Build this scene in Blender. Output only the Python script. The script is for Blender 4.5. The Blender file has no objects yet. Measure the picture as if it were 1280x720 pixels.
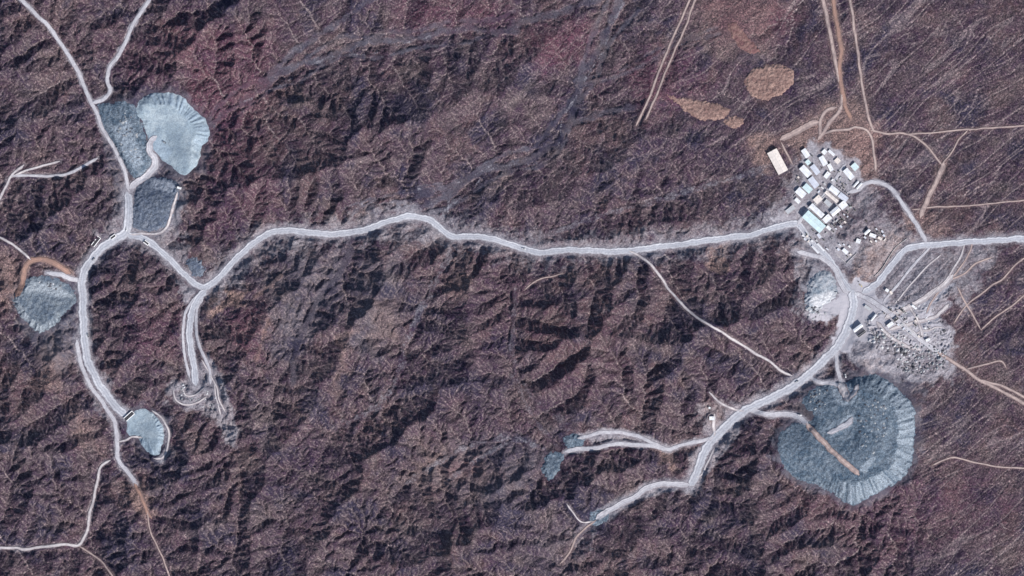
import bpy, bmesh, math, random
import numpy as np
from mathutils import Vector

# ------------------------------------------------------------------ camera, sky, sun, exposure
scn = bpy.context.scene
C = scn.collection
cam_d = bpy.data.cameras.new('camera'); cam = bpy.data.objects.new('camera', cam_d); C.objects.link(cam)
cam_d.type = 'ORTHO'; cam_d.ortho_scale = 2560.0
cam_d.clip_start = 1.0; cam_d.clip_end = 60000
cam.location = (0, 0, 3000); cam.rotation_euler = (0, 0, 0)
scn.camera = cam
SUN_EL, SUN_AZ = 43.0, 138.0          # azimuth clockwise from north (+Y): light from the south-east
w = bpy.data.worlds.new('World'); scn.world = w; w.use_nodes = True
nt = w.node_tree; bg = nt.nodes['Background']
sky = nt.nodes.new('ShaderNodeTexSky'); sky.sky_type = 'NISHITA'; sky.sun_disc = False
sky.sun_elevation = math.radians(SUN_EL); sky.sun_rotation = math.radians(SUN_AZ)
nt.links.new(sky.outputs[0], bg.inputs[0]); bg.inputs[1].default_value = 0.13
sl = bpy.data.lights.new('sun', 'SUN'); sl.energy = 5.0; sl.angle = math.radians(0.5); sl.color = (1.0, 0.955, 0.91)
so = bpy.data.objects.new('sun', sl); C.objects.link(so)
_az = math.radians(SUN_AZ); _el = math.radians(SUN_EL)
sd = Vector((math.sin(_az) * math.cos(_el), math.cos(_az) * math.cos(_el), math.sin(_el)))
so.rotation_euler = (-sd).to_track_quat('-Z', 'Y').to_euler(); so.location = (0, 0, 1000)
scn.view_settings.view_transform = 'Standard'; scn.view_settings.look = 'None'
scn.view_settings.gamma = 1.0; scn.view_settings.exposure = 0.30
scn.view_settings.use_curve_mapping = False
random.seed(7); rng = np.random.default_rng(11)

# ------------------------------------------------------------------ helpers
S = 2.0                                            # metres per map pixel
def wx(px): return (px - 640.0) * S
def wy(py): return (360.0 - py) * S
def W(pts): return np.array([(wx(a), wy(b)) for a, b in pts], dtype=np.float64)

F = np.float32
_perm = rng.permutation(512).astype(np.int64)
_ga = rng.random(512) * 2 * np.pi
_gx = np.cos(_ga).astype(F); _gy = np.sin(_ga).astype(F)
def _h(ix, iy): return _perm[(_perm[ix & 511] + iy) & 511]
def perlin_raw(x, y): return perlin(.8253 * x + .5646 * y, -.5646 * x + .8253 * y)
def perlin(x, y):
    x, y = .8253 * x - .5646 * y, .5646 * x + .8253 * y
    ix = np.floor(x).astype(np.int64); iy = np.floor(y).astype(np.int64)
    fx = (x - ix).astype(F); fy = (y - iy).astype(F)
    u = fx * fx * fx * (fx * (fx * 6 - 15) + 10); v = fy * fy * fy * (fy * (fy * 6 - 15) + 10)
    def g(a, b, dx, dy):
        h = _h(a, b); return _gx[h] * dx + _gy[h] * dy
    n00 = g(ix, iy, fx, fy); n10 = g(ix + 1, iy, fx - 1, fy)
    n01 = g(ix, iy + 1, fx, fy - 1); n11 = g(ix + 1, iy + 1, fx - 1, fy - 1)
    a = n00 + u * (n10 - n00); b = n01 + u * (n11 - n01)
    return (a + v * (b - a)) * 1.5
def fbm(x, y, o=4, g=0.5):
    s = 0; a = 1.0
    for k in range(o):
        s = s + a * perlin(x * 2**k + 17.3 * k, y * 2**k - 9.1 * k); a *= g
    return s
def sstep(e0, e1, x):
    t = np.clip((x - e0) / (e1 - e0), 0, 1); return t * t * (3 - 2 * t)
def catmull(P, step=3.0):
    P = np.asarray(P, float)
    if len(P) < 3:
        n = max(2, int(np.linalg.norm(P[1] - P[0]) / step)); t = np.linspace(0, 1, n)[:, None]
        return P[0] * (1 - t) + P[1] * t
    Q = np.vstack([2 * P[0] - P[1], P, 2 * P[-1] - P[-2]]); out = []
    for i in range(1, len(Q) - 2):
        n = max(2, int(np.linalg.norm(Q[i + 1] - Q[i]) / step))
        t = np.linspace(0, 1, n, endpoint=False)[:, None]
        out.append(0.5 * ((2 * Q[i]) + (-Q[i - 1] + Q[i + 1]) * t + (2 * Q[i - 1] - 5 * Q[i] + 4 * Q[i + 1] - Q[i + 2]) * t**2
                   + (-Q[i - 1] + 3 * Q[i] - 3 * Q[i + 1] + Q[i + 2]) * t**3))
    out.append(P[-1][None]); return np.vstack(out)
def poly_sd(X, Y, P):                              # signed distance, positive inside
    d = np.full(X.shape, 1e9); ins = np.zeros(X.shape, bool); n = len(P)
    for i in range(n):
        a = P[i]; b = P[(i + 1) % n]; e = b - a
        px = X - a[0]; py = Y - a[1]
        t = np.clip((px * e[0] + py * e[1]) / (e @ e + 1e-9), 0, 1)
        d = np.minimum(d, np.hypot(px - t * e[0], py - t * e[1]))
        c = ((a[1] > Y) != (b[1] > Y))
        xi = (b[0] - a[0]) * (Y - a[1]) / (b[1] - a[1] + 1e-12) + a[0]
        ins ^= c & (X < xi)
    return np.where(ins, d, -d)

# ------------------------------------------------------------------ the plan of the place (map pixels, 2 m each)
# roads: name, width px, kind, dust halo (px, strength), points
ROADS = [
 ('haul_road', 8.2, 'haul', (15, .75), [(158,294),(175,296),(190,305),(205,318),(220,332),(235,347),(248,357),(258,359),(270,350),(283,336),(297,322),(312,308),(328,296),(345,289),(370,289),(395,291),(415,293),(440,290),(460,286),(480,278),(497,273),(515,270),(532,273),(545,280),(556,290),(568,296),(590,295),(610,297),(630,303),(650,309),(670,315),(690,314),(710,312),(730,313),(760,314),(790,313),(820,309),(850,305),(880,301),(910,297),(940,293),(965,285),(985,280),(999,281),(1012,300),(1035,322),(1050,345),(1064,364)]),
 ('haul_road', 10.5, 'haul', (11, .7), [(159,240),(161,262),(160,280),(155,293),(140,300),(125,312),(111,328),(104,342),(102,360),(104,385),(105,405),(105,425),(110,450),(121,475),(133,493),(145,508),(158,520)]),
 ('haul_road', 5, 'track', (9, .6), [(96,425),(100,450),(112,480),(130,506),(142,525),(146,545),(146,565),(150,578),(160,590),(170,605)]),
 ('haul_road', 11, 'haul', (14, .8), [(1066,362),(1067,380),(1062,402),(1052,424),(1040,440),(1025,455),(1010,468),(995,480),(975,492),(955,501),(935,511),(915,525),(900,540),(888,553),(880,566),(874,582),(868,598),(861,607)]),
 ('haul_road', 8, 'haul', (11, .7), [(1290,298),(1250,300),(1220,302),(1190,304),(1165,306),(1145,308),(1130,313),(1119,326),(1107,341),(1095,356),(1078,366)]),
 ('track', 4.4, 'track', (5, .5), [(10,-14),(30,3),(47,20),(63,36),(76,55),(90,75),(100,95),(108,115),(118,135),(128,160),(144,188),(156,214),(160,238)]),
 ('track', 4.4, 'track', (5, .4), [(190,-8),(183,5),(168,28),(156,54),(146,72),(137,84),(134,100),(138,112),(132,122),(122,127),(114,129)]),
 ('track', 8, 'track', (7, .7), [(162,236),(172,226),(185,218),(194,208),(193,197),(187,188),(188,176),(196,170)]),
 ('track', 4.6, 'track', (6, .7), [(893,547),(870,552),(845,558),(835,562),(820,556),(805,548),(790,543),(770,540),(750,541),(735,545),(722,548)]),
 ('track', 5, 'track', (5, .7), [(835,562),(812,557),(790,556),(768,555),(745,560),(725,561),(706,564)]),
 ('track', 7, 'track', (9, .75), [(862,606),(845,605),(825,605),(808,610),(795,620),(775,630),(758,640),(745,649)]),
 ('track', 3.0, 'pale', (3, .35), [(786,314),(800,320),(815,332),(825,345),(835,360),(850,377),(865,392),(885,405),(905,417),(925,430),(945,442),(962,452),(978,464),(990,470)]),
 ('track', 4.8, 'track', (6, .5), [(1060,240),(1072,237),(1081,230),(1092,227),(1105,230),(1118,240),(1130,258),(1140,272),(1150,288),(1158,304)]),
 ('track', 6, 'track', (10, .8), [(1068,366),(1085,373),(1100,383),(1115,394),(1130,408),(1150,424),(1172,440)]),
 ('track', 4, 'tan', (5, .3), [(1172,440),(1200,458),(1225,475),(1250,488),(1290,510)]),
 ('track', 3, 'tan', (3, .3), [(1225,475),(1245,480),(1265,488),(1290,503)]),
 ('track', 4.4, 'track', (6, .6), [(997,281),(1010,262),(1029,246),(1041,229),(1050,215),(1057,205)]),
 ('track', 6.5, 'track', (5, .6), [(935,511),(960,518),(980,517),(998,521),(1010,531)]),
 ('track', 7, 'tan', (3, .2), [(1008,529),(1022,545),(1035,558),(1050,573),(1062,583),(1074,594)]),
 ('track', 4.5, 'track', (8, .7), [(1045,437),(1046,455),(1050,472),(1056,488)]),
 ('track', 4.5, 'track', (8, .6), [(1010,469),(1025,478),(1040,479),(1052,484)]),
 ('track', 6, 'track', (5, .6), [(1034,541),(1048,536),(1060,530),(1066,522)]),
 ('track', 6, 'track', (10, .7), [(996,315),(1012,318),(1030,324),(1043,336),(1050,352),(1060,368)]),
 ('track', 8.5, 'haul', (11, .6), [(258,362),(248,372),(241,386),(237,405),(237,425),(240,445),(243,465),(245,482)]),
 ('track', 3.5, 'track', (6, .5), [(254,372),(247,385),(245,405),(247,425),(255,445),(262,462),(263,480)]),
 ('track', 3.2, 'track', (6, .5), [(243,372),(232,390),(229,415),(231,445),(237,472)]),
 ('track', 3, 'pale', (4, .5), [(163,293),(180,292),(197,292),(207,286),(213,272),(218,255),(222,240)]),
 ('track', 5.5, 'track', (6, .6), [(101,351),(88,348),(75,343),(58,341)]),
 ('track', 6, 'orange', (4, .1), [(88,342),(75,333),(55,325),(39,326),(31,336),(28,355),(19,371)]),
 ('track', 2.8, 'pale', (2, .3), [(-10,293),(8,301),(20,308),(38,325)]),
 ('track', 3.2, 'pale', (4, .5), [(-8,262),(8,232),(14,220),(30,206)]),
 ('track', 3.2, 'track', (4, .5), [(14,220),(35,219),(60,220),(85,217),(105,207),(122,197)]),
 ('track', 2.6, 'pale', (3, .4), [(14,222),(30,214),(50,208),(75,201)]),
 ('track', 3.4, 'pale', (4, .45), [(-8,685),(20,685),(30,687),(55,683),(80,681),(98,681),(108,665),(112,645),(118,620),(122,600),(126,583),(138,575)]),
 ('track', 2.2, 'tan', (3, .3), [(98,682),(115,693),(130,705),(145,728)]),
 ('track', 4, 'orange', (4, .2), [(168,603),(176,620),(184,640),(190,648)]),
 ('track', 2, 'tan', (2, .2), [(184,640),(188,665),(200,690),(215,728)]),
 ('track', 4.6, 'tan', (4, .45), [(1027,-10),(1035,30),(1041,60),(1047,90),(1053,118),(1051,133)]),
 ('track', 5, 'orange', (4, .4), [(1040,-10),(1047,35),(1051,60),(1050,90),(1056,130),(1064,150)]),
 ('track', 3.2, 'tan', (3, .4), [(1062,-10),(1067,30),(1072,65),(1077,100),(1084,140),(1093,165)]),
 ('track', 2.6, 'tan', (3, .35), [(865,-8),(858,10),(844,40),(835,61),(824,89),(810,125),(795,158)]),
 ('track', 2.6, 'tan', (3, .35), [(872,-8),(866,8),(856,36),(840,70),(827,103),(807,150)]),
 ('track', 7.5, 'tan', (5, .6), [(975,175),(995,165),(1013,155),(1024,152)]),
 ('track', 4.2, 'tan', (5, .6), [(1026,172),(1025,155),(1028,145),(1034,138),(1046,134)]),
 ('track', 4.6, 'tan', (5, .6), [(1022,176),(1030,164),(1038,152),(1048,140),(1053,130)]),
 ('track', 3.0, 'tan', (3, .4), [(1030,167),(1042,163),(1060,162),(1070,159),(1084,163),(1091,180),(1095,215)]),
 ('track', 2.4, 'tan', (3, .3), [(976,178),(984,192),(990,206)]),
 ('track', 2.4, 'tan', (3, .3), [(1088,163),(1110,167),(1130,167),(1145,172),(1160,185),(1178,206)]),
 ('track', 6, 'tan', (6, .5), [(1180,202),(1172,225),(1160,248),(1150,272)]),
 ('track', 2, 'tan', (2, .3), [(1130,168),(1160,166),(1210,162),(1290,156)]),
 ('track', 1.8, 'tan', (2, .3), [(1178,205),(1190,190),(1198,175),(1210,162)]),
 ('track', 1.8, 'tan', (2, .3), [(1140,262),(1170,259),(1210,257),(1290,249)]),
 ('track', 2.2, 'tan', (4, .4), [(1216,300),(1212,315),(1200,335),(1182,355),(1166,375),(1158,392)]),
 ('track', 2.2, 'tan', (4, .4), [(1240,322),(1222,328),(1205,342),(1185,352),(1160,368)]),
 ('track', 2.0, 'tan', (2, .3), [(1196,358),(1205,375),(1215,392),(1226,412)]),
 ('track', 1.9, 'tan', (2, .3), [(1290,362),(1262,384),(1240,400),(1226,412)]),
 ('track', 2.0, 'tan', (3, .3), [(1290,316),(1270,330),(1255,348),(1240,356),(1228,366),(1212,378),(1200,392),(1192,404)]),
 ('track', 2.0, 'tan', (2, .3), [(1202,463),(1222,458),(1240,453),(1252,452),(1258,461)]),
 ('track', 3, 'track', (4, .4), [(1104,378),(1122,356),(1145,328),(1164,308)]),
 ('track', 2, 'pale', (3, .4), [(1118,380),(1138,356),(1156,336),(1176,318)]),
 ('track', 2, 'tan', (2, .25), [(1165,582),(1190,572),(1215,577),(1245,583),(1290,586)]),
 ('track', 2.6, 'pale', (3, .4), [(886,490),(900,503),(915,511),(930,514)]),
 ('track', 4, 'pale', (4, .5), [(893,517),(892,530),(893,545)]),
 ('track', 2.6, 'pale', (4, .4), [(190,513),(203,524),(211,540),(209,560),(203,572),(192,573)]),
 ('track', 2.4, 'pale', (4, .4), [(147,553),(158,550),(166,546),(178,547)]),
 ('track', 2.2, 'pale', (4, .4), [(216,487),(220,499),(231,506),(247,503),(258,496)]),
 ('track', 2.0, 'pale', (4, .4), [(228,484),(232,494),(244,493),(256,484)]),
 ('track', 2.0, 'pale', (4, .4), [(262,468),(270,482),(274,500),(281,515)]),
 ('track', 1.8, 'pale', (4, .4), [(252,450),(266,474),(270,496),(276,520)]),
 ('track', 2.2, 'tan', (3, .3), [(745,650),(732,660),(720,672),(712,690),(700,705)]),
 ('track', 1.8, 'pale', (3, .3), [(742,652),(726,652),(716,640),(708,630)]),
 ('track', 2.4, 'pale', (3, .4), [(893,560),(884,578),(878,592),(866,600)]),
 ('track', 2.2, 'pale', (3, .4), [(1140,420),(1152,414),(1160,413),(1170,409),(1180,409)]),
 ('track', 11, 'pale', (2, .3), [(1050,478),(1055,489),(1060,502)]),
 ('track', 5, 'pale', (2, .3), [(1060,500),(1068,490),(1072,480)]),
 ('track', 7, 'pale', (5, .7), [(1106,398),(1132,386),(1160,370),(1178,357),(1192,344)]),
 ('track', 4.5, 'pale', (5, .7), [(1112,412),(1140,404),(1168,396),(1186,380)]),
 ('track', 4.5, 'pale', (5, .6), [(1096,402),(1112,420),(1132,432),(1152,438)]),
 ('track', 3, 'pale', (4, .6), [(1135,380),(1146,398),(1152,416),(1150,432)]),
 ('track', 2.4, 'pale', (4, .5), [(1160,372),(1182,350),(1198,326),(1206,306)]),
 ('track', 1.6, 'tan', (3, .3), [(655,363),(664,355),(676,348),(690,345),(704,342)]),
]
# heaps: key, outline, height m, rise direction (towards), colour kind
HEAPS = {
 'fan':   ([(172,128),(182,120),(197,116),(213,116),(228,121),(238,133),(248,141),(257,150),(262,163),(260,175),(252,185),(250,198),(243,210),(232,219),(222,214),(212,206),(203,200),(196,192),(188,182),(182,165),(178,150),(170,145)], 22, (.8,.7), 'light'),
 'west':  ([(122,130),(140,128),(165,129),(174,146),(181,168),(187,184),(190,206),(172,224),(160,212),(148,192),(135,170),(126,152)], 6, (.3,-.6), 'blue'),
 'yard':  ([(170,234),(188,222),(215,224),(224,236),(220,256),(214,274),(205,285),(185,289),(168,285),(165,268)], 5, (.7,-.3), 'navy'),
 'left':  ([(30,352),(45,345),(70,348),(90,360),(95,376),(82,390),(70,405),(52,415),(35,405),(20,388),(17,370)], 12, (-.6,-.7), 'ash'),
 'small': ([(158,524),(174,511),(190,516),(203,532),(204,552),(197,569),(186,566),(176,554),(172,546),(160,544)], 9, (.8,-.5), 'light'),
 'big':   ([(976,540),(990,530),(1008,528),(1018,520),(1004,506),(1010,490),(1030,480),(1055,478),(1075,470),(1090,468),(1110,475),(1126,490),(1140,505),(1144,530),(1142,560),(1137,585),(1125,600),(1105,612),(1085,622),(1065,632),(1045,620),(1025,607),(1000,600),(985,590),(975,570),(972,555)], 30, (1,-.45), 'blue'),
 'round': ([(1008,365),(1012,350),(1022,341),(1035,339),(1044,348),(1046,362),(1040,375),(1027,384),(1014,392),(1006,380)], 8, (-.6,.5), 'mid'),
 'tip':   ([(683,568),(695,564),(704,568),(700,585),(692,598),(682,598),(677,585)], 7, (-.3,-.7), 'blue'),
 'knoll': ([(704,547),(720,543),(733,550),(722,560),(708,559)], 5, (0,1), 'blue'),
 'spur':  ([(738,640),(752,636),(762,645),(750,656),(738,654)], 4, (-1,-.4), 'blue'),
 'nook':  ([(232,326),(244,321),(255,334),(252,346),(241,344)], 5, (.5,.5), 'navy'),
 'oval':  ([(930,102),(936,90),(950,83),(968,80),(985,83),(992,92),(990,106),(976,118),(958,124),(940,120)], 4, (0,1), 'tan'),
 'strip': ([(832,118),(848,122),(862,124),(880,127),(902,132),(912,139),(902,149),(880,150),(862,143),(848,131)], 4, (0,1), 'tan'),
 'disc':  ([(905,152),(913,146),(924,146),(930,152),(922,160),(911,158)], 3, (0,1), 'tan'),
 'wedge': ([(908,30),(918,28),(926,36),(938,50),(950,62),(942,68),(928,62),(916,48)], 3, (0,1), 'rust'),
}
# soft ground patches: channel, strength, feather px, outline
PATCH = [
 ('dust', .52, 16, [(940,285),(980,240),(990,200),(1040,200),(1085,215),(1100,260),(1130,285),(1180,300),(1180,330),(1110,340),(1060,345),(1000,330),(985,300)]),
 ('dust', .66, 12, [(1060,425),(1110,420),(1150,440),(1190,445),(1200,470),(1150,480),(1110,470),(1070,462)]),
 ('dust', .55, 14, [(1190,300),(1250,306),(1230,350),(1205,390),(1185,370)]),
 ('dust', .55, 12, [(1000,320),(1010,318),(1000,370),(1000,400),(992,380)]),
 ('blue', .9, 7, [(964,552),(968,536),(985,525),(1000,515),(1000,500),(1030,472),(1090,460),(1130,482),(1152,520),(1150,565),(1142,592),(1110,620),(1066,640),(1024,614),(984,598)]),
 ('blue', .8, 7, [(118,126),(165,118),(196,108),(235,118),(268,155),(262,205),(232,228),(226,290),(160,296),(158,240),(125,170)]),
 ('blue', .9, 8, [(12,362),(30,345),(92,350),(102,400),(98,440),(80,465),(52,455),(30,415)]),
 ('blue', .7, 6, [(150,512),(190,508),(214,530),(212,570),(190,580),(160,555)]),
 ('blue', .55, 18, [(330,345),(360,320),(440,310),(425,360),(400,400),(370,450),(340,440),(345,390)]),
 ('blue', .5, 16, [(440,330),(500,320),(505,380),(470,450),(440,430)]),
 ('tan', .40, 9, [(425,420),(440,410),(436,450),(424,490),(416,500)]),
 ('tan', .35, 8, [(560,348),(585,345),(580,375),(562,372)]),
 ('tan', .35, 12, [(470,380),(500,375),(490,420),(468,430)]),
 ('tan', .5, 6, [(530,575),(560,562),(556,574),(524,592)]),
 ('red', .8, 8, [(556,585),(600,572),(598,588),(560,596)]),
 ('red', .8, 12, [(285,390),(330,385),(325,450),(300,440)]),
 ('tan', .4, 12, [(55,440),(85,450),(70,490),(45,480)]),
 ('tan', .35, 14, [(85,500),(115,530),(130,560),(95,550)]),
 ('dust', 1.3, 9, [(1048,345),(1070,345),(1098,372),(1110,390),(1098,410),(1075,432),(1052,436),(1038,440),(1046,415),(1052,395),(1020,400),(1008,385),(1030,380),(1048,370)]),
 ('dust', .9, 10, [(1100,372),(1130,378),(1160,372),(1190,345),(1198,352),(1170,385),(1185,405),(1195,425),(1180,450),(1150,440),(1125,430),(1100,420),(1075,430),(1080,400)]),
 ('dust', .74, 8, [(985,255),(1000,225),(1000,195),(1020,175),(1050,190),(1078,205),(1080,235),(1062,245),(1058,262),(1040,285),(1050,300),(1075,300),(1075,320),(1058,335),(1030,325),(1005,300),(975,288),(965,275)]),
 ('dust', .54, 16, [(1080,300),(1160,300),(1200,310),(1180,360),(1140,400),(1090,370)]),
 ('dust', .52, 26, [(560,270),(640,290),(700,296),(820,290),(960,270),(990,300),(900,318),(800,326),(680,332),(560,312),(470,300),(330,320),(290,360),(260,378),(250,350),(320,285),(420,272),(500,250)]),
 ('dust', .5, 12, [(120,300),(160,245),(200,225),(230,230),(225,280),(240,320),(250,350),(225,350),(190,312),(158,304),(130,318)]),
 ('dust', .55, 8, [(205,480),(235,470),(265,460),(300,540),(290,560),(268,520),(235,512),(212,500)]),
 ('dust', .6, 8, [(220,350),(255,362),(238,385),(228,372)]),
 ('dust', .7, 5, [(1008,365),(1000,350),(1020,332),(1045,340),(1052,372),(1030,395),(1010,400)]),
 ('dust', .7, 8, [(1030,478),(1050,470),(1068,488),(1066,505),(1048,505),(1035,492)]),
 ('dust', .5, 8, [(875,500),(905,500),(930,515),(900,545),(875,548)]),
 ('dust', .5, 10, [(860,560),(900,540),(930,520),(905,560),(880,600),(862,612)]),
 ('dust', .45, 10, [(90,420),(112,420),(150,505),(160,530),(140,540),(115,500)]),
 ('blue', .8, 12, [(135,200),(150,195),(165,235),(160,270),(145,265),(138,230)]),
 ('blue', .75, 14, [(60,400),(95,390),(100,440),(75,455),(50,440)]),
 ('blue', .9, 10, [(1070,470),(1100,455),(1150,470),(1150,500),(1130,505),(1100,480)]),
 ('blue', .6, 10, [(985,500),(1015,485),(1030,520),(1000,535)]),
 ('blue', .8, 14, [(1060,430),(1110,425),(1130,450),(1110,470),(1070,465)]),
 ('blue', .5, 18, [(520,600),(560,560),(640,550),(680,570),(640,640),(560,610)]),
 ('blue', .3, 20, [(690,640),(745,640),(740,690),(700,720),(660,700)]),
 ('tan', .9, 7, [(1075,330),(1095,300),(1115,290),(1135,295),(1110,330),(1090,350)]),
 ('tan', .8, 8, [(1060,345),(1075,325),(1100,315),(1095,350),(1080,355)]),
 ('tan', .8, 6, [(268,378),(285,368),(310,365),(300,380),(280,388),(258,396)]),
 ('tan', 1.0, 5, [(1072,452),(1085,446),(1098,450),(1104,459),(1090,462),(1078,460)]),
 ('tan', .7, 12, [(940,175),(960,170),(975,185),(960,215),(945,205)]),
 ('tan', .62, 12, [(975,170),(1060,120),(1100,160),(1090,230),(1040,180),(1000,190)]),
 ('tan', .7, 8, [(160,600),(172,600),(192,640),(184,652),(168,630)]),
 ('tan', .8, 6, [(885,318),(905,300),(912,310),(902,345),(894,345)]),
 ('tan', .7, 8, [(820,558),(842,570),(845,585),(830,580)]),
 ('tan', .6, 10, [(880,500),(905,505),(900,530),(880,525)]),
 ('tan', .3, 22, [(530,560),(580,565),(620,590),(540,620),(500,600)]),
 ('tan', .5, 18, [(0,320),(22,330),(12,380),(0,390)]),
 ('tan', .55, 16, [(1130,270),(1165,268),(1180,290),(1150,298)]),
 ('tan', .3, 26, [(860,0),(960,0),(960,60),(900,70)]),
 ('red', 1.0, 30, [(225,40),(330,40),(330,130),(280,180),(240,130)]),
 ('red', 1.0, 22, [(660,50),(735,25),(735,60),(680,90)]),
 ('red', .8, 30, [(500,0),(640,0),(640,30),(500,30)]),
 ('red', .9, 16, [(880,0),(960,0),(1000,20),(960,50),(900,40)]),
 ('red', .8, 24, [(780,90),(860,60),(880,110),(820,150)]),
 ('red', .8, 14, [(1065,165),(1100,160),(1100,205),(1070,200)]),
 ('red', .35, 14, [(1065,240),(1100,235),(1105,280),(1075,290),(1050,300)]),
 ('red', .6, 26, [(160,400),(220,390),(220,440),(160,450)]),
 ('red', .6, 34, [(260,180),(330,160),(340,260),(270,290)]),
 ('red', .2, 40, [(560,330),(700,330),(800,400),(780,500),(620,450)]),
 ('red', .5, 40, [(140,60),(240,20),(260,90),(180,110)]),
 ('red', .5, 40, [(1000,640),(1180,600),(1260,640),(1100,700)]),
]
WADI = [(7, .8, 'blue', [(430,266),(470,250),(520,240),(570,228),(615,210)]), (6, .8, 'blue', [(640,30),(700,14),(760,-6)]), (7, .8, 'blue', [(720,108),(780,92),(840,60),(900,40)]), (5, .8, 'blue', [(300,132),(330,100),(372,62),(420,30),(470,-5)]),
 (5, .7, 'blue', [(700,160),(760,140),(830,128)]), (4, .7, 'dust', [(560,290),(552,278),(562,258),(575,248)]),
 (13, .9, 'blue', [(240,185),(270,152),(300,130),(350,97),(400,72),(480,55),(560,42),(660,25)]),
 (15, .9, 'blue', [(500,262),(560,248),(610,212),(680,188),(705,150),(722,105),(750,60),(790,-10)]),
 (5, .5, 'dust', [(650,306),(720,280),(770,264),(830,247),(880,233),(930,219),(965,205)]),
 (8, .6, 'blue', [(940,220),(990,205),(1000,190)]),
 (5, .55, 'dust', [(510,602),(545,580),(575,562),(605,553),(640,548),(678,560)]),
 (4, .55, 'dust', [(560,600),(590,580),(620,560),(645,550)]),
 (6, .5, 'dust', [(565,312),(545,350),(530,380),(510,420),(500,460),(480,500),(430,530)]),
 (6, .5, 'blue', [(440,300),(425,340),(395,380),(372,430),(365,480)]),
 (3, .6, 'tan', [(270,390),(300,384),(330,362),(350,345)]),
 (4, .6, 'tan', [(335,400),(328,425),(320,450)]),
 (4, .4, 'dust', [(645,360),(640,430),(650,490),(680,540),(700,560)]),
 (5, .4, 'dust', [(700,520),(720,545),(670,500),(640,470)])]
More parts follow.
